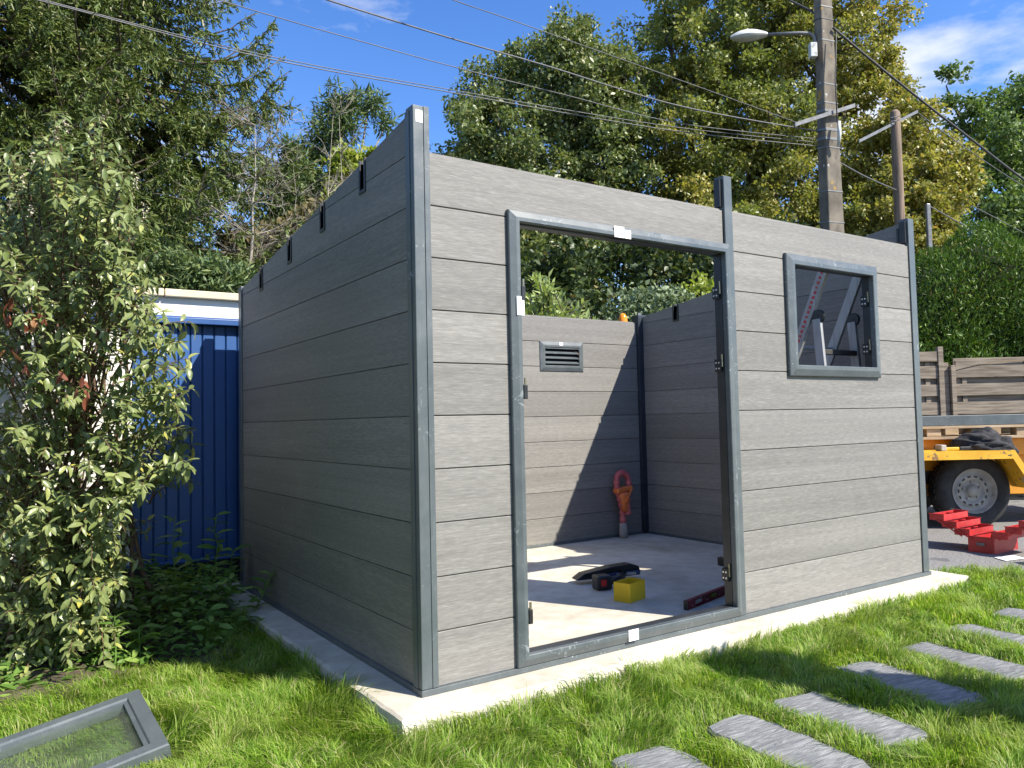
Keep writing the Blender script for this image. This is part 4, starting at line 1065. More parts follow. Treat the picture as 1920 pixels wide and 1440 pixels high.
# beacon that shows over the back wall
BE = empty('warning_beacon', at(1168, 610, 7.4) * np.array([1, 1, 0])); b0 = at(1168, 601, 7.4); tag(BE, 'orange dome beacon peeping over the back wall of the shed', 'beacon')
rel(MB().lathe([(0.045, -0.02), (0.044, 0.02), (0.038, 0.06), (0.026, 0.088), (0.010, 0.099), (0.001, 0.1)], b0 - ZV * 0.03, (0, 0, 1), 20).build('dome', 'beacon_orange', None, True), BE)
rel(MB().lathe([(0.001, -0.06), (0.05, -0.06), (0.05, -0.021), (0.046, -0.0205)], b0 - ZV * 0.03, (0, 0, 1), 20).build('base', 'black_plastic', None, True), BE)
rel(MB().tube([(b0[0], b0[1], -0.12), b0 - ZV * 0.09], 0.022, 10).build('stand', 'chassis_dark', None), BE)

# ------------------------------------------------------------------ trees
def limb(m, a, b, r0, r1, rng, seg=7, wob=0.12, n=6, droop=0.0):
    a, b = np.array(a, float), np.array(b, float); L = np.linalg.norm(b - a); P = []
    off = rng.normal(size=(n + 1, 3)) * wob * L / n
    for i in range(n + 1):
        t = i / n; P.append(a + (b - a) * t + off[i] * math.sin(math.pi * t) * 1.5 + ZV * (math.sin(math.pi * t) * droop * L))
    m.tube(P, [r0 + (r1 - r0) * i / n for i in range(n + 1)], seg)
    return P


def broadleaf(name, label, base, blobs, n_clump, per, L, mat, bark, seed, spread=0.55, trunk_r=0.28, group='trees behind the shed', up=0.35, flat=0.75, cat='tree', twigs=0.5, shellp=0.45, lw=0.62):
    """blobs = [(centre, (rx, ry, rz))]; leaf clumps crowd towards the outside of the blobs, limbs reach into them"""
    rng = np.random.default_rng(seed); base = np.array(base, float)
    root = empty(name, base); tag(root, label, cat, group)
    vol = np.array([b[1][0] * b[1][1] * b[1][2] for b in blobs]) ** 0.8; vol = vol / vol.sum()
    wm = MB(); cs = []
    tc_ = sum(np.array(b[0]) * v for b, v in zip(blobs, vol)); fork = base + (tc_ - base) * 0.42; fork[2] = max(fork[2], base[2] + 0.3 * (tc_[2] - base[2]))
    limb(wm, base, fork, trunk_r, trunk_r * 0.7, rng, 10, 0.05)
    for (c, r), v in zip(blobs, vol):
        c = np.array(c); r = np.array(r); k = max(3, int(n_clump * v))
        limb(wm, fork, c, trunk_r * 0.5, trunk_r * 0.16, rng, 7, 0.15)
        d = rdir(k, rng); rad = rng.random(k) ** shellp
        q = c + d * r * rad[:, None]; cs.append(q)
        for j in range(int(k * twigs)):
            limb(wm, c + (q[j] - c) * rng.uniform(0, 0.4), q[j], trunk_r * 0.10, trunk_r * 0.02, rng, 4, 0.2, 3)
    C = np.concatenate(cs); nC = len(C)
    rad = rng.uniform(0.55, 1.25, nC) * spread
    idx = np.repeat(np.arange(nC), (per * rng.uniform(0.5, 1.4, nC)).astype(int)); n = len(idx)
    off = rng.normal(size=(n, 3)); off = off / (np.linalg.norm(off, axis=1, keepdims=True) + 1e-9) * (rng.random(n) ** 0.5)[:, None]
    off *= rad[idx][:, None]; off[:, 2] *= flat
    P = C[idx] + off
    D = unit(rng.normal(size=(n, 3)) + off / spread * 0.6 + np.array([0, 0, -0.15])); Nn = unit(rng.normal(size=(n, 3)) * 0.75 + ZV * up + off / spread * 0.5)
    Ls = L * np.clip(np.exp(rng.normal(size=n) * 0.3), 0.45, 1.5)
    Vv, Ff = leaf_arrays(P, D, Nn, Ls, Ls * lw, 0.16)
    rel(np_mesh('crown', Vv, Ff, mat), root)
    rel(wm.build('trunk', bark, None, True), root)
    return root


def B(x, y, d, rx, ry, rd=None):
    """a crown mass: centre at a pixel and depth, radii given in photo pixels across, up and in metres deep"""
    c = at(x, y, d); s = d / FPX; return (c, (rx * s, (rd or rx * s), ry * s))


def foot(x, d):
    p = at(x, 800, d); p[2] = -0.12; return p


broadleaf('oak_tree', 'dark green oak in the middle, left of the golden oak', foot(1040, 22), [B(960, 300, 21.5, 120, 150), B(1080, 180, 22, 110, 130), B(905, 190, 22, 62, 62), B(1010, 470, 21, 170, 130), B(880, 300, 22.5, 55, 80), B(900, 400, 22, 70, 80), B(1130, 330, 22, 120, 130), B(1085, 80, 22.5, 55, 50), B(1180, 130, 22.5, 60, 60), B(1170, 230, 22.5, 80, 70), B(990, 130, 22.5, 70, 60)],
          650, 190, 0.115, 'oak_green', 'bark_brown', 21, 0.46, 0.34)
broadleaf('golden_oak', 'tall oak turning golden yellow behind the concrete pole', foot(1450, 23.5), [B(1330, 150, 23, 130, 140), B(1500, 90, 24, 190, 150), B(1260, 320, 22.5, 120, 130), B(1430, 300, 23, 160, 150), B(1620, 150, 24, 85, 140), B(1600, 330, 23.5, 110, 110), B(1340, 450, 22, 170, 110), B(1550, 430, 22.5, 150, 80), B(1250, 160, 23, 65, 60), B(1400, -60, 24, 200, 120), B(1245, 50, 23.5, 70, 80)],
          980, 190, 0.115, 'oak_gold', 'bark_brown', 22, 0.46, 0.4)
broadleaf('golden_oak', 'lower yellowing oak right of the wooden pole', foot(1720, 21), [B(1700, 380, 21, 95, 95), B(1760, 330, 21.5, 60, 80), B(1650, 430, 20.5, 80, 60), B(1700, 260, 22, 60, 70), B(1730, 470, 20.5, 70, 60)],
          270, 180, 0.12, 'oak_gold', 'bark_brown', 23, 0.4, 0.25)
broadleaf('leafy_tree', 'dark green tree at the far right above the hedge', foot(1900, 26), [B(1900, 300, 26, 90, 130), B(1850, 420, 25, 80, 90), B(1960, 240, 27, 90, 110), B(1780, 180, 27, 22, 60), B(1830, 230, 26.5, 40, 55), B(1930, 460, 25, 90, 90), B(2080, 330, 26, 130, 170)],
          330, 170, 0.145, 'ash_green', 'bark_brown', 24, 0.5, 0.32)
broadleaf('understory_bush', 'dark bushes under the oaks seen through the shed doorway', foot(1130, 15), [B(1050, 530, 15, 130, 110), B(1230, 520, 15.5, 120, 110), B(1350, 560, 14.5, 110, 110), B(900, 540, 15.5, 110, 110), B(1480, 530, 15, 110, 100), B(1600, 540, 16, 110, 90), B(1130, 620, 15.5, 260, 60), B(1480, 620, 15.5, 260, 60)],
          320, 190, 0.115, 'oak_shade_leaf', 'bark_brown', 25, 0.5, 0.12, cat='bush')
broadleaf('willow_bush', 'greyish willow bush right of the orange beacon', foot(1235, 11), [B(1235, 575, 11, 55, 42), B(1200, 600, 11, 50, 40)], 36, 170, 0.075, 'willow_leaf', 'bark_brown', 26, 0.24, 0.05, cat='bush')
broadleaf('yellow_bush', 'yellow green bush just over the shed right wall inside the doorway', foot(1310, 11.5), [B(1312, 560, 11.5, 40, 30), B(1340, 580, 11.5, 40, 40)], 26, 150, 0.085, 'lime_leaf', 'bark_brown', 27, 0.24, 0.05, cat='bush')
broadleaf('ivy_tree', 'yellow green climber on the bare trees left of the shed', foot(640, 12.6), [B(660, 360, 12.6, 40, 50), B(640, 320, 12.6, 22, 40), B(690, 310, 12.8, 25, 35), B(625, 410, 12.5, 35, 40)], 60, 160, 0.085, 'lime_leaf', 'bark_pale', 28, 0.2, 0.07, group='trees left of the shed')
broadleaf('cypress_tree', 'feathery dark green tree left of the shed corner post', foot(620, 13.6), [B(630, 240, 13.6, 42, 70), B(690, 205, 13.8, 26, 26), B(560, 290, 13.4, 45, 50), B(640, 180, 13.6, 25, 20), B(540, 340, 13.2, 55, 60), B(600, 380, 13.2, 80, 70), B(720, 240, 14, 18, 20), B(520, 420, 13, 70, 70)],
          165, 120, 0.14, 'cypress_leaf', 'bark_pale', 29, 0.26, 0.09, group='trees left of the shed', flat=0.9, lw=0.2, up=0.8)
broadleaf('tangled_bush', 'brownish tangled bush beside the bare tree', foot(560, 11.8), [B(560, 440, 11.8, 70, 60), B(480, 470, 11.8, 60, 60), B(610, 420, 11.8, 40, 40)], 70, 130, 0.09, 'dry_leaf', 'bark_pale', 30, 0.27, 0.06, group='trees left of the shed', twigs=1.0, cat='bush')
broadleaf('green_bush', 'green bush rising over the cream wall coping', foot(380, 9.2), [B(340, 512, 9.2, 75, 40), B(420, 520, 9.2, 50, 32), B(260, 510, 9.4, 70, 60)], 85, 170, 0.09, 'cypress_leaf', 'bark_brown', 31, 0.22, 0.05, group='trees left of the shed', cat='bush', lw=0.25)

# bare tree
rng = np.random.default_rng(44); bt = empty('bare_tree', foot(468, 10.5)); tag(bt, 'leafless pale tree with thin branches left of the shed wall', 'tree', 'trees left of the shed')
wm = MB(); b0, b1 = foot(468, 10.5), at(478, 235, 10.5)


def twig(m, a, d, L, r, lev):
    P = [a]; n = 5
    for i in range(n):
        d = unit(d + rng.normal(size=3) * 0.13 + ZV * 0.04); P.append(P[-1] + d * L / n)
    m.tube(P, [r * (1 - 0.75 * i / n) for i in range(n + 1)], 5)
    if lev > 0:
        for i in range(1, n + 1):
            for q in range(2 if lev > 1 else 1):
                nd = unit(d + rng.normal(size=3) * 0.8); twig(m, P[i], nd, L * rng.uniform(0.35, 0.6), r * 0.45, lev - 1)


tk = limb(wm, b0, b1, 0.06, 0.003, rng, 8, 0.09, 14)
for i in range(4, 15):
    for q in range(3):
        a_ = rng.uniform(0, 6.28); twig(wm, np.array(tk[i]), np.array([math.cos(a_), math.sin(a_), rng.uniform(0.1, 0.7)]), rng.uniform(0.6, 1.4) * (1.2 - 0.055 * i), 0.009, 2)
rel(wm.build('trunk', 'bark_pale', None, True), bt)
for qx, qy, qd in ((610, 480, 11.2), (560, 500, 11.4), (650, 470, 12)):
    wm = MB(); b0 = foot(qx, qd); o = empty('sapling', b0); tag(o, {610: 'thin pale bare sapling by the yellow climber', 560: 'thin bare sapling between the bare tree and the climber', 650: 'slender bare stem rising beside the shed wall top'}[qx], 'tree', 'trees left of the shed')
    tk = limb(wm, b0, at(qx + rng.uniform(-15, 25), 215 + (qx == 560) * 90, qd), 0.03, 0.002, rng, 6, 0.14, 10)
    for i in range(3, 11):
        for q in range(3):
            a_ = rng.uniform(0, 6.28); twig(wm, np.array(tk[i]), np.array([math.cos(a_), math.sin(a_), 0.7]), rng.uniform(0.4, 0.9) * (1.15 - 0.06 * i), 0.007, 2 if i < 9 else 1)
    rel(wm.build('trunk', 'bark_pale', None, True), o)


def spruce(label, base, height, reach, seed, z_lo, z_hi, dens=1.0):
    """drooping conifer: arching limbs, curtains of hanging needled twigs under them"""
    rng = np.random.default_rng(seed); base = np.array(base, float); root = empty('spruce_tree', base); tag(root, label, 'tree', 'spruces at the left')
    wm = MB(); wm.tube([base, base + ZV * height], [0.26, 0.03], 10)
    PP, DD, LL = [], [], []; z = z_lo
    while z < min(z_hi, height - 0.4):
        for _ in range(int(6 * dens) + rng.integers(0, 2)):
            az = rng.uniform(0, 2 * math.pi); f = 1 - z / height; Lb = reach * (0.25 + 0.75 * f ** 0.75) * rng.uniform(0.7, 1.12)
            h = np.array([math.cos(az), math.sin(az), 0.0]); n = 12; pts = []
            zb = z + rng.uniform(-0.2, 0.2); dr = rng.uniform(0.22, 0.36)
            for i in range(n + 1):
                t = i / n; pts.append(base + ZV * (zb + Lb * (-dr * math.sin(t * math.pi * 0.78) + 0.17 * t ** 3)) + h * Lb * t + rng.normal(size=3) * 0.02)
            pts = np.array(pts); wm.tube(pts, [0.035 * (1 - 0.85 * i / n) for i in range(n + 1)], 5)
            side = np.array([-h[1], h[0], 0])
            m_ = int(Lb * 13 * dens)
            for k in range(m_):
                t = rng.uniform(0.12, 1.0); i = min(int(t * n), n - 1); p = pts[i] + (pts[i + 1] - pts[i]) * (t * n - i)
                sl = Lb * 0.28 * (1 - t * 0.72) * rng.uniform(0.3, 1.1) * rng.choice([-1, 1]); q = p + side * sl + h * abs(sl) * 0.6 - ZV * abs(sl) * 0.30
                hang = rng.uniform(0.05, 0.27) * (1.1 - 0.45 * t)
                # side spray from limb to q, then the hanging part
                for a_, b_, st in ((p, q, 0.017), (q, q - ZV * hang + rng.normal(size=3) * 0.04, 0.017)):
                    Ld = np.linalg.norm(b_ - a_); ns = max(1, int(Ld / st)); tt = rng.random(ns)[:, None]
                    PP.append(a_ + (b_ - a_) * tt + rng.normal(size=(ns, 3)) * 0.012)
                    DD.append(np.repeat(unit(b_ - a_)[None], ns, 0) + rng.normal(size=(ns, 3)) * 0.45 + h * 0.25)
            # upturned tip
            ns = 8; tt = rng.random(ns)[:, None]; PP.append(pts[-2] + (pts[-1] - pts[-2]) * tt * 1.2); DD.append(np.repeat(unit(pts[-1] - pts[-2])[None], ns, 0) + rng.normal(size=(ns, 3)) * 0.35)
        z += 0.40
    P = np.concatenate(PP); D = unit(np.concatenate(DD)); n = len(P); Ls = rng.uniform(0.045, 0.095, n)
    S = unit(np.cross(D, rdir(n, rng))) * rng.uniform(0.008, 0.014, n)[:, None]; T = P + D * Ls[:, None]
    Vv = np.stack([P - S * 0.8, P + S * 0.8, T + S * 0.55, T - S * 0.55], 1).reshape(-1, 3); i = np.arange(n)[:, None] * 4
    Ff = np.concatenate([i + np.array([[0, 1, 2]]), i + np.array([[0, 2, 3]])])
    rel(np_mesh('crown', Vv, Ff, 'spruce_needle'), root); rel(wm.build('trunk', 'bark_brown', None, True), root)
    return root


sp0 = spruce('tall drooping spruce with its right branch tips against the blue sky', foot(205, 11), 14.5, 3.4, 51, 1.6, 9.9, 1.55)


def copy_tree(o, label, loc, rz, sc):
    c = o.copy(); COL.objects.link(c); c.location = tuple(loc); c.rotation_euler = (0, 0, rz); c.scale = (sc, sc, sc); c['label'] = label
    for ch in o.children:
        k = ch.copy(); COL.objects.link(k); k.parent = c; k.matrix_parent_inverse = ch.matrix_parent_inverse.copy()
    return c


copy_tree(sp0, 'spruce cut off by the left edge of the photo', foot(-60, 9.6), 2.1, 0.92)
copy_tree(sp0, 'smaller spruce behind the others over the cream coping', foot(235, 14.0), 4.0, 0.66)

# thuja hedge behind the fence
rng = np.random.default_rng(61); HG = empty('conifer_hedge', tp(6.6, 10.9, -0.12)); tag(HG, 'dense green conifer hedge standing above the wooden fence', 'hedge')
n = 88000
lat = rng.uniform(5.35, 10.5, n); dep = rng.uniform(10.2, 11.8, n)
zmax = 3.05 + 0.42 * (1 - np.exp(-(lat - 5.3) / 0.5)) + 0.16 * np.sin(lat * 3.1) + 0.10 * np.sin(lat * 7.7 + 1)
zmax = zmax - 0.5 * np.clip(0.5 - (lat - 5.35), 0, 1) - 0.45 * ((dep - 11.0) / 0.8) ** 2
side_ = rng.random(n)
top = side_ < 0.30
z = np.where(top, zmax - rng.random(n) ** 2 * 0.30, rng.uniform(0.6, 1, n) * zmax * rng.random(n) ** 0.35)
dep = np.where(top, dep, 10.22 + 0.07 * np.sin(lat * 5 + z * 3) + 0.07 * np.sin(z * 6.1 + lat * 2.3) + rng.random(n) * 0.55)
P = np.array([CAM[0], CAM[1], 0]) + UV * lat[:, None] + WV * dep[:, None] + ZV * z[:, None]
D = unit(rng.normal(size=(n, 3)) * 0.55 + ZV * 0.75 - WV * 0.35)
Ls = rng.uniform(0.04, 0.085, n) * np.where(rng.random(n) < 0.03, 1.8, 1)
Vv, Ff = leaf_arrays(P, D, rdir(n, rng), Ls, Ls * 0.26, 0.1); rel(np_mesh('foliage', Vv, Ff, 'thuja_leaf'), HG)
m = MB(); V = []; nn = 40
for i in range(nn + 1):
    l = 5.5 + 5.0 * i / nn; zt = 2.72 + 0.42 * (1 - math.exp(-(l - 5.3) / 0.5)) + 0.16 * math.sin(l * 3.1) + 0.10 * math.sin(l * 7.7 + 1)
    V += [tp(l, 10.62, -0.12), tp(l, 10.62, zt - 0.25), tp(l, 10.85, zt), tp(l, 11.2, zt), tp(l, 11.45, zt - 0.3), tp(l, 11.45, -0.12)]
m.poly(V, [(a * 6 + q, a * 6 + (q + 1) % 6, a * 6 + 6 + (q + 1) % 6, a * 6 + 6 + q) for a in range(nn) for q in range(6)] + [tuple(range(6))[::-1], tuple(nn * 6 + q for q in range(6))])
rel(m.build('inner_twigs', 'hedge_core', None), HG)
wm = MB()
for k in range(8): limb(wm, tp(5.7 + k * 0.6, 10.9, -0.12), tp(5.7 + k * 0.6, 10.9, 2.7), 0.06, 0.02, rng, 6, 0.04)
rel(wm.build('stems', 'bark_brown', None, True), HG)

# hedge added out of view on the left, blocks skylight on the shed wall
n = 18000; SHG = empty('added_hedge', (-4.6, -1.5, -0.12)); tag(SHG, 'tall leafy hedge added out of view on the left to cut skylight on the shed', 'hedge')
P = np.stack([-4.6 + rng.normal(size=n) * 0.30, rng.uniform(-9, 2.6, n), rng.random(n) ** 0.8 * 3.6], -1); P[:, 2] += 0.25 * np.sin(P[:, 1] * 2.1)
Ls = rng.uniform(0.09, 0.17, n); Vv, Ff = leaf_arrays(P, rdir(n, rng), rdir(n, rng), Ls, Ls * 0.5, 0.15); rel(np_mesh('foliage', Vv, Ff, 'ash_green'), SHG)
wm = MB()
for k in range(9): limb(wm, (-4.6, -8.5 + k * 1.3, -0.12), (-4.6, -8.4 + k * 1.3, 2.9), 0.05, 0.015, rng, 6, 0.05)
rel(wm.build('stems', 'bark_brown', None, True), SHG)

# laurel that shows over the back wall
rng = np.random.default_rng(62); LR = empty('laurel_bush', foot(1010, 7.2)); tag(LR, 'bright laurel bush looking over the back wall in the doorway', 'bush'); wm = MB(); PP, DD, NN = [], [], []
for k in range(95):
    a = at(rng.uniform(900, 1110), rng.uniform(640, 720), rng.uniform(6.7, 7.8)); tx = rng.uniform(900, 1120); ty = 540 + rng.uniform(0, 55) + 0.42 * max(0, tx - 1035) - (26 if 1000 < tx < 1040 else 0)
    b = at(tx, ty, rng.uniform(6.7, 7.8)); pts = np.array(limb(wm, a, b, 0.008, 0.004, rng, 5, 0.1, 6))
    for j in range(26):
        t = rng.uniform(0.25, 1.0); i = min(int(t * 6), 5); p = pts[i] + (pts[i + 1] - pts[i]) * (t * 6 - i); ax_ = unit(pts[i + 1] - pts[i]); o_ = rdir(1, rng)[0]
        PP.append(p); DD.append(unit(ax_ * 0.8 + o_ * 0.8)); NN.append(unit(ax_ + ZV * 0.3 - o_ * 0.4))
P, D, Nn = map(np.array, (PP, DD, NN)); Ls = rng.uniform(0.07, 0.12, len(P)); Vv, Ff = leaf_arrays(P, D, Nn, Ls, Ls * 0.38, 0.2)
rel(np_mesh('foliage', Vv, Ff, 'laurel_leaf'), LR); rel(wm.build('stems', 'bark_brown', None), LR)

# ------------------------------------------------------------------ foreground shrub
rng = np.random.default_rng(71)
SB = empty('evergreen_shrub', (-1.0, 2.15, -0.1)); tag(SB, 'big leafy evergreen shrub with drooping leaves at the left, before the white wall', 'shrub')


def leaf_shape(seed):
    """a long pointed leaf, folded at the midrib and arching down; unit length along +X, upper side +Z"""
    r_ = random.Random(seed); arch = r_.uniform(0.25, 0.75); fold_ = r_.uniform(0.18, 0.42); wv = r_.uniform(0.34, 0.46); tw_ = r_.uniform(-0.25, 0.25)
    V, F = [], []; st = [0.0, 0.2, 0.48, 0.78, 1.0]; ww = [0.08, 0.72, 1.0, 0.66, 0.0]
    for t, w_ in zip(st, ww):
        an = arch * t; x = math.sin(an) / arch; z = -(1 - math.cos(an)) / arch; hw = wv * 0.5 * w_
        c, s_ = math.cos(tw_ * t), math.sin(tw_ * t)
        for sg in (-1, 0, 1):
            yy = sg * hw * math.cos(fold_); zz2 = abs(sg) * hw * math.sin(fold_)
            V.append((x, yy * c - zz2 * s_, z + yy * s_ + zz2 * c))
    for i in range(len(st) - 1):
        a = i * 3
        for q in (0, 1): F += [(a + q, a + 3 + q, a + 4 + q), (a + q, a + 4 + q, a + 1 + q)]
    return np.array(V), np.array(F)


SHAPES = [leaf_shape(k) for k in range(6)]


def leaf_frames(P, D, Nn, L):
    D = unit(D); S = unit(np.cross(Nn, D)); Nn = np.cross(D, S)
    return P, D, S, Nn, L


def leaves_full(fr, pick):
    P, D, S, Nn, L = fr; VV, FF = [], []; b = 0
    for k, (v, f) in enumerate(SHAPES):
        m_ = pick == k; c = int(m_.sum())
        if not c: continue
        q = P[m_][:, None] + L[m_][:, None, None] * (v[None, :, 0:1] * D[m_][:, None] + v[None, :, 1:2] * S[m_][:, None] + v[None, :, 2:3] * Nn[m_][:, None])
        VV.append(q.reshape(-1, 3)); FF.append((f[None] + (np.arange(c) * len(v))[:, None, None]).reshape(-1, 3) + b); b += c * len(v)
    return np.concatenate(VV), np.concatenate(FF)


stems = MB(); LP_, LD_, LN_, LL_ = [], [], [], []
flow = MB(); DEAD = []


def shoot(a, d, L, r, n_leaf, size, droop):
    """one leafy shoot, arching over; leaves alternate along it and hang"""
    n = 7; P = [np.array(a, float)]; d = unit(np.array(d, float))
    for i in range(n):
        d = unit(d + rng.normal(size=3) * 0.10 - ZV * droop * i / n); P.append(P[-1] + d * L / n)
    stems.tube(P, [r * (1 - 0.7 * i / n) for i in range(n + 1)], 5)
    P = np.array(P)
    for j in range(n_leaf):
        t = 0.15 + 0.85 * (j + rng.random()) / n_leaf; t = min(t, 0.999); i = int(t * n); p = P[i] + (P[i + 1] - P[i]) * (t * n - i); ax_ = unit(P[i + 1] - P[i])
        an = j * 2.4 + rng.uniform(-0.4, 0.4); u = unit(np.cross(ax_, ZV + 0.01)); v = np.cross(u, ax_); o_ = math.cos(an) * u + math.sin(an) * v
        LP_.append(p); LD_.append(ax_ * rng.uniform(0.35, 0.8) + o_ - ZV * rng.uniform(0.15, 0.75)); LN_.append(ZV * 0.9 + ax_ * 0.35 + rng.normal(size=3) * 0.25); LL_.append(size * rng.uniform(0.65, 1.2))
    return P


NSH = 0
# silhouette of the shrub: (px, py, half width px, half height px, shoots)
MASS = [(60, 330, 75, 70, 26), (145, 290, 65, 90, 34), (205, 380, 65, 80, 32), (40, 450, 75, 70, 30), (140, 470, 90, 80, 42), (230, 500, 55, 70, 22), (60, 600, 75, 70, 26), (180, 590, 70, 60, 18),
        (270, 590, 42, 40, 12), (70, 740, 80, 70, 18), (190, 720, 80, 70, 20), (290, 710, 55, 55, 18), (120, 860, 120, 90, 40), (270, 830, 60, 60, 24), (60, 980, 90, 90, 40), (180, 980, 85, 80, 40), (90, 1100, 100, 90, 54),
        (190, 1090, 60, 70, 26), (50, 1200, 70, 50, 22), (140, 1190, 55, 45, 16), (310, 620, 14, 20, 3), (335, 760, 14, 20, 3), (330, 860, 20, 20, 4), (-80, 500, 80, 150, 30), (-80, 850, 80, 180, 40), (15, 860, 50, 120, 26), (20, 620, 45, 90, 14), (15, 1080, 50, 90, 22), (120, 1120, 90, 70, 22)]
base = np.array([-1.0, 2.15, -0.1])
for (cx_, cy_, hw_, hh_, k_) in MASS:
    for _ in range(int(k_ * 1.25)):
        an = rng.uniform(0, 6.283); rr_ = math.sqrt(rng.random()); dep = rng.uniform(3.45, 4.55)
        tip = at(cx_ + hw_ * rr_ * math.cos(an), cy_ + hh_ * rr_ * math.sin(an), dep)
        if tip[1] > 2.72: tip[1] = 2.72 - rng.random() * 0.3
        ax_b = base + ZV * max(0.05, (tip[2] - base[2]) * 0.55); ax_b[:2] += rng.normal(size=2) * 0.06
        out_d = unit((tip - ax_b) * np.array([1, 1, 0.6]) + ZV * rng.uniform(0.15, 0.7) * (1 if cy_ < 600 else 0.6)); L = rng.uniform(0.22, 0.40)
        a0_ = tip - out_d * L * 0.85
        shoot(a0_, out_d, L, 0.0045, rng.integers(15, 23), 0.064, rng.uniform(0.15, 0.5)); NSH += 1
        if rng.random() < 0.13: limb(stems, ax_b, a0_, 0.010, 0.0045, rng, 5, 0.12, 5)
for (tx, ty, L, nl) in ((318, 578, 0.42, 18), (362, 735, 0.45, 18), (355, 850, 0.40, 15), (345, 660, 0.35, 14), (375, 790, 0.3, 10)):
    tip = at(tx, ty, rng.uniform(4.2, 4.6)); a_ = at(tx - 75, ty + 95, 4.4); d0 = tip - a_; shoot(a_, d0 + ZV * 0.1, np.linalg.norm(d0) * 1.05, 0.006, nl + 6, 0.085, 0.35)
for _ in range(8):
    q = base + np.array([rng.normal() * 0.22, rng.normal() * 0.16, 0]); tpx = at(rng.uniform(0, 230), rng.uniform(280, 650), rng.uniform(4.2, 4.6)); limb(stems, q, tpx, 0.014, 0.005, rng, 7, 0.08, 9)
P = np.array(LP_); Dl = np.array(LD_); Nl = np.array(LN_); Ll = np.array(LL_)
fr = leaf_frames(P, Dl, Nl, Ll); pick = rng.integers(0, 6, len(P))
pp_ = px(P); ok = (pp_[:, 0] > 0) & (pp_[:, 0] < 420) & (pp_[:, 1] > 180) & (pp_[:, 1] < 1300)
order = np.argsort(np.where(ok, pp_[:, 2] - Ll * 4, 99)); near = np.zeros(len(P), bool); near[order[:290]] = True
rest = [q[~near] for q in fr]
Vv, Ff = leaves_full(rest, pick[~near]); fo = rel(np_mesh('foliage', Vv, Ff, 'shrub_leaf'), SB); fo['kind'] = 'stuff'
LM = []
for k, (v, f) in enumerate(SHAPES):
    me = bpy.data.meshes.new('leaf'); me.from_pydata([tuple(q) for q in v], [], [tuple(q) for q in f.tolist()]); me.update(); me.materials.append(MATS['shrub_leaf']); LM.append(me)
inv = Matrix.Translation(SB.location).inverted()
for i in np.nonzero(near)[0]:
    o = bpy.data.objects.new('leaf', LM[pick[i]]); COL.objects.link(o); o.parent = SB; o.matrix_parent_inverse = inv
    mm = Matrix.Identity(4)
    for r_ in range(3): mm[r_][0], mm[r_][1], mm[r_][2], mm[r_][3] = fr[1][i][r_] * Ll[i], fr[2][i][r_] * Ll[i], fr[3][i][r_] * Ll[i], P[i][r_]
    o.matrix_basis = mm
rel(stems.build('stems', 'twig_red', None, True), SB)
# withered leaves and pale flower spikes
dp, dd = [], []
for (qx, qy, k_) in ((62, 590, 14), (14, 572, 6), (160, 735, 9), (112, 705, 3), (20, 655, 4), (45, 690, 3)):
    for _ in range(k_): dp.append(at(qx + rng.normal() * 7, qy + rng.normal() * 10, 3.42 + rng.random() * 0.1)); dd.append(np.array([rng.normal() * 0.5, rng.normal() * 0.5, -1]))
dp, dd = np.array(dp), np.array(dd); frd = leaf_frames(dp, dd, rdir(len(dp), rng), rng.uniform(0.045, 0.075, len(dp)))
Vv, Ff = leaves_full(frd, rng.integers(0, 6, len(dp))); rel(np_mesh('withered_leaves', Vv, Ff, 'dead_leaf'), SB)
for (qx, qy) in ((105, 265), (187, 235), (60, 305), (130, 250), (40, 360), (20, 400), (58, 405), (255, 355), (272, 410)):
    c = at(qx, qy, 3.55); dr = unit(np.array([rng.normal() * 0.3, rng.normal() * 0.3, 1.0]))
    fp = c + dr * rng.uniform(0, 0.08, 34)[:, None] + rng.normal(size=(34, 3)) * 0.007
    Vv, Ff = leaf_arrays(fp, rdir(34, rng), rdir(34, rng), 0.009, 0.008, 0.1); rel(np_mesh('flower_spike', Vv, Ff, 'flower_cream'), SB)

# ------------------------------------------------------------------ weeds by the shed wall
GC = []; GD = []; GN = []; GL = []; wst = MB()


def weed(name, label, bxy, h, n_leaf, size, lean=(0, 0), mat='weed_leaf', narrow=False):
    root = empty(name, (bxy[0], bxy[1], GZ)); tag(root, label, 'weed', 'weeds by the shed wall'); st = MB()
    a = np.array([bxy[0], bxy[1], GZ]); b = a + np.array([lean[0], lean[1], h]); pts = np.array(limb(st, a, b, 0.006, 0.0025, rng, 5, 0.08, 6)); P_, D_2, N_ = [], [], []
    for j in range(n_leaf):
        t = min(0.15 + 0.85 * (j + rng.random()) / n_leaf, 0.999); i = int(t * 6); p = pts[i] + (pts[i + 1] - pts[i]) * (t * 6 - i); an = j * 2.0 + rng.uniform(-.3, .3)
        P_.append(p); D_2.append(np.array([math.cos(an), math.sin(an), rng.uniform(0.0, 0.7)])); N_.append(ZV + rng.normal(size=3) * 0.2)
    n_ = len(P_); Ls_ = size * rng.uniform(0.6, 1.2, n_) * (0.6 if narrow else 1.0)
    f_ = leaf_frames(np.array(P_), np.array(D_2), np.array(N_), Ls_); Vv, Ff = leaves_full(f_, rng.integers(0, 6, n_))
    rel(np_mesh('leaves', Vv, Ff, mat), root); rel(st.build('stem', 'weed_leaf', None), root)


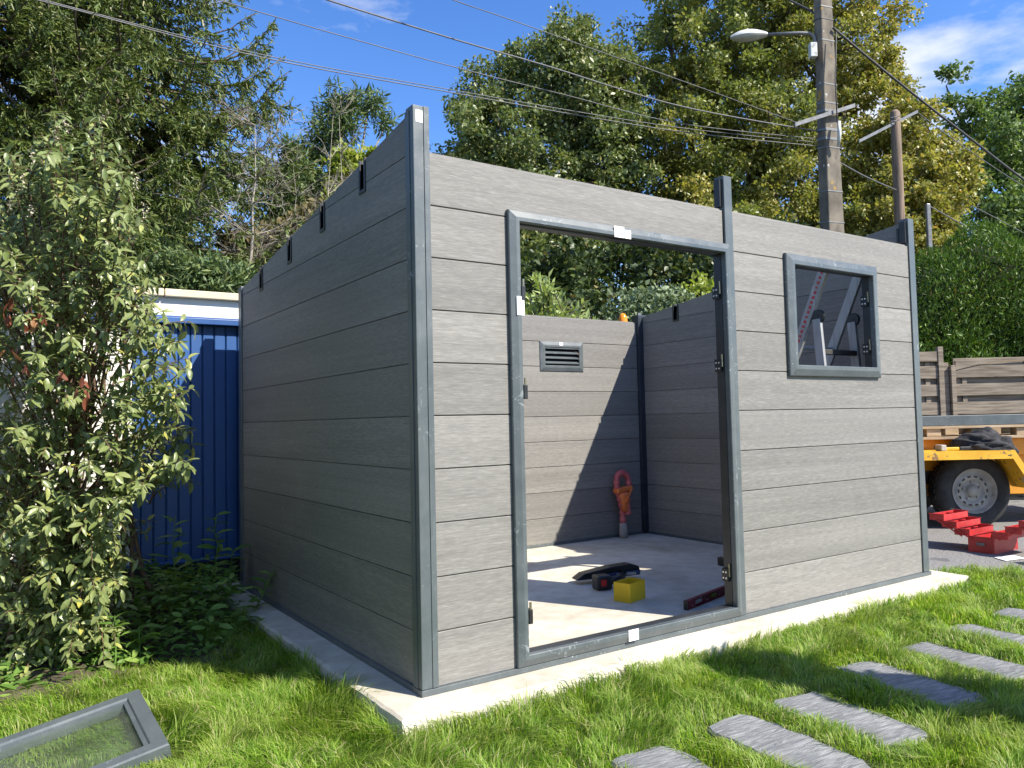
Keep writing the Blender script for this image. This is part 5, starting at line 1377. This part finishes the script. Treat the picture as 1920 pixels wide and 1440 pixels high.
weed('tall_weed', 'tall broad-leaved weed standing before the blue gate', at(322, 1170, 4.55)[:2], 0.62, 22, 0.15, (0.02, 0))
weed('tall_weed', 'slender narrow-leaved weed between the gate and shed wall', at(398, 1130, 4.75)[:2], 0.60, 26, 0.11, (0.03, 0))
weed('nettle', 'sunlit nettle at the lawn edge below the shrub', at(215, 1265, 3.75)[:2], 0.24, 18, 0.09)
weed('broad_weed', 'broad pale leaved weed lit by sun beside the nettle', at(262, 1250, 3.85)[:2], 0.16, 10, 0.13)
weed('small_weed', 'light green seedling in the sunny bed at lower left', at(105, 1290, 3.7)[:2], 0.14, 12, 0.10)
weed('shade_weed', 'weed leaning over the slab edge in the shade', at(470, 1150, 4.5)[:2], 0.30, 16, 0.10, (0.12, -0.05))
weed('shade_weed', 'bushy weed in shade at the slab rear corner', at(430, 1120, 4.9)[:2], 0.36, 24, 0.12, (0.02, 0))
weed('shade_weed', 'dark leafy weed in the shade under the blue gate', at(360, 1170, 4.7)[:2], 0.34, 22, 0.12)
P_, D_2, N_ = [], [], []; dens = Field(15, 0.3)
for _ in range(5200):
    x, y = rng.uniform(-1.6, 0.05), rng.uniform(1.0, 2.78)
    edge = 1.32 + 0.28 * (x + 0.9) + 0.1 * math.sin(x * 5)
    if y < edge or x > SL[0] - 0.03 + 0.10 * rng.random(): continue
    hh = (0.06 + 0.30 * max(0, min(1, (y - edge) / 0.5))) * (0.3 + 0.9 * float(dens(x, y))); sunny = x < -0.75
    if sunny: hh *= 0.35
    if sunny and float(dens(x * 2, y * 2)) < 0.32: continue
    P_.append((x, y, GZ + hh * rng.random() ** 0.7)); an = rng.uniform(0, 6.28); D_2.append((math.cos(an), math.sin(an), rng.uniform(-0.2, 0.6))); N_.append(ZV + rng.normal(size=3) * 0.35)
n_ = len(P_); f_ = leaf_frames(np.array(P_), np.array(D_2), np.array(N_), rng.uniform(0.025, 0.095, n_)); Vv, Ff = leaves_full(f_, rng.integers(0, 6, n_))
gc = np_mesh('ground_cover', Vv, Ff, 'weed_leaf'); tag(gc, 'low leafy ground cover between the shrub and the shed slab', 'ground cover', kind='stuff')

# unseen stand-in, built as a clipped potted tree, added to cast the path shadow
rng = np.random.default_rng(91); PT = empty('added_shadow_tree', (2.30, -2.16, GZ)); tag(PT, 'unseen clipped potted tree added beside the path to shadow the lawn and stones', 'tree')
rel(MB().lathe([(0.001, 0.0), (0.15, 0.0), (0.20, 0.34), (0.215, 0.34), (0.215, 0.38), (0.19, 0.38), (0.185, 0.34), (0.001, 0.33)], (2.30, -2.16, GZ), (0, 0, 1), 24).build('pot', 'terracotta', None, True), PT)
wm = MB(); limb(wm, (2.30, -2.16, GZ + 0.3), (2.30, -2.16, 1.35), 0.03, 0.02, rng, 8, 0.04); rel(wm.build('trunk', 'bark_brown', None, True), PT)
q = rdir(5200, rng) * (rng.random(5200) ** 0.4)[:, None]; fpt = np.concatenate([np.array([2.30, -2.16, 1.10]) + q[:3600] * np.array([0.25, 0.25, 0.48]), np.array([2.36, -2.16, 1.80]) + q[3600:] * np.array([0.19, 0.19, 0.19])])
Vv, Ff = leaf_arrays(fpt, rdir(5200, rng), rdir(5200, rng), 0.075, 0.04, 0.15); rel(np_mesh('crown', Vv, Ff, 'ash_green'), PT)

# ------------------------------------------------------------------ grass
rng = np.random.default_rng(81)
n = 640000
x = rng.uniform(-3.2, LX + 0.05, n); y = rng.uniform(-2.3, 2.2, n)
d_ = np.hypot(x - CAM[0], y - CAM[1]); pr = px(np.stack([x, y, np.full(n, GZ)], -1))
ok = (pr[:, 2] > 0.5) & (pr[:, 0] > -420) & (pr[:, 0] < 2450) & (pr[:, 1] < 1800)
ok &= ~((x > SL[0] + 0.004) & (y > SL[1] + 0.004) & (x < SL[2]))            # slab
ok &= ~((x >= SL[2]) & (y > 0.15))
edge = 1.22 + 0.30 * (x + 0.9) + 0.12 * np.sin(x * 5)
ok &= ~((y > edge + rng.normal(size=n) * 0.08) & (x < SL[0]) & (x < -0.45)) & ~((y > edge + 0.55 + rng.normal(size=n) * 0.1) & (x < SL[0]))
for (sx, sy, sa) in STONES:
    ca, sa_ = math.cos(R(sa)), math.sin(R(sa)); u = (x - sx) * ca + (y - sy) * sa_; v = -(x - sx) * sa_ + (y - sy) * ca
    ok &= ~((np.abs(u) < 0.112 + rng.normal(size=n) * 0.006) & (np.abs(v) < 0.262 + rng.normal(size=n) * 0.008))
stone_f = np.ones(n)
for (sx, sy, sa) in STONES:
    ca, sa_ = math.cos(R(sa)), math.sin(R(sa)); u = (x - sx) * ca + (y - sy) * sa_; v = -(x - sx) * sa_ + (y - sy) * ca
    q_ = np.maximum(np.abs(u) - 0.125, np.abs(v) - 0.275); stone_f = np.minimum(stone_f, 0.5 + 0.5 * np.clip(q_ / 0.10, 0, 1))
# the sash presses the grass down
rel_ = np.stack([x, y], -1) - C0[:2]; su = rel_ @ ex[:2]; sv = rel_ @ ey[:2]; insash = (su > -0.01) & (su < SW + 0.01) & (sv > -0.01) & (sv < SH + 0.01)
far = np.clip((d_ - 4.2) / 4, 0, 0.5); ok &= rng.random(n) > far
x, y, d_, insash = x[ok], y[ok], d_[ok], insash[ok]; n = len(x)
f1, f2, f3, f4 = Field(82, 0.16), Field(83, 0.16), Field(84, 0.45), Field(85, 0.07)
hgt = 0.032 + 0.040 * f3(x, y) + 0.030 * f4(x, y)
nearslab = np.exp(-np.maximum(0, np.minimum(np.abs(y - SL[1]) + (x < SL[0]) * 9, np.abs(x - SL[0]) + (y < SL[1]) * 0)) / 0.10)
hgt = hgt * (1 + 0.55 * nearslab) * rng.uniform(0.55, 1.25, n)
hgt = np.where(x < SL[0], hgt * 1.12, hgt)
plane_z = (C0[2] + su * ex[2] + sv * ey[2])[ok] - GZ - 0.014; hgt[insash] = np.minimum(hgt[insash] * 0.9, np.maximum(0.006, plane_z[insash]))
nsash = (su > -0.06) & (su < SW + 0.06) & (sv > -0.06) & (sv < SH + 0.12); hgt[nsash[ok] & ~insash] *= 0.6
hgt = hgt * stone_f[ok]
an = 2 * math.pi * (f1(x, y) * 1.4 + f2(x * 0.5 + 7, y * 0.5)) + rng.normal(size=n) * 0.7
ln_ = (0.25 + 0.9 * f4(x + 3, y)) * rng.uniform(0.3, 1.3, n)
dxy = np.stack([np.cos(an), np.sin(an), np.zeros(n)], -1); wv = np.stack([-np.sin(an + rng.normal(size=n) * 0.8), np.cos(an), np.zeros(n)], -1)
wd = rng.uniform(0.0011, 0.0022, n)[:, None] * (1 + np.clip(d_ - 3.5, 0, 3) * 0.18)[:, None]
fz = Field(3, 0.35); r0 = np.stack([x, y, GZ + 0.025 * (fz(x, y) - 0.5) - 0.004], -1)
mid = r0 + dxy * (hgt * ln_ * 0.35)[:, None] + ZV * (hgt * 0.62)[:, None]
tip = r0 + dxy * (hgt * ln_ * 1.25)[:, None] + ZV * (hgt * (1.0 - 0.28 * np.minimum(ln_, 1.4)))[:, None]
V = np.stack([r0 - wv * wd, r0 + wv * wd, mid - wv * wd * 0.8, mid + wv * wd * 0.8, tip], 1)
i = np.arange(n)[:, None] * 5
F = np.concatenate([i + np.array([[0, 1, 3]]), i + np.array([[0, 3, 2]]), i + np.array([[2, 3, 4]])])
gr = np_mesh('grass', V, F, 'grass_blade'); tag(gr, 'bright green uneven lawn grass around the slab and stones', 'grass', kind='stuff')
print('GRASS', n, 'SHRUB leaves', len(P), 'tris', sum(len(o.data.polygons) for o in scene.objects if o.type == 'MESH'))
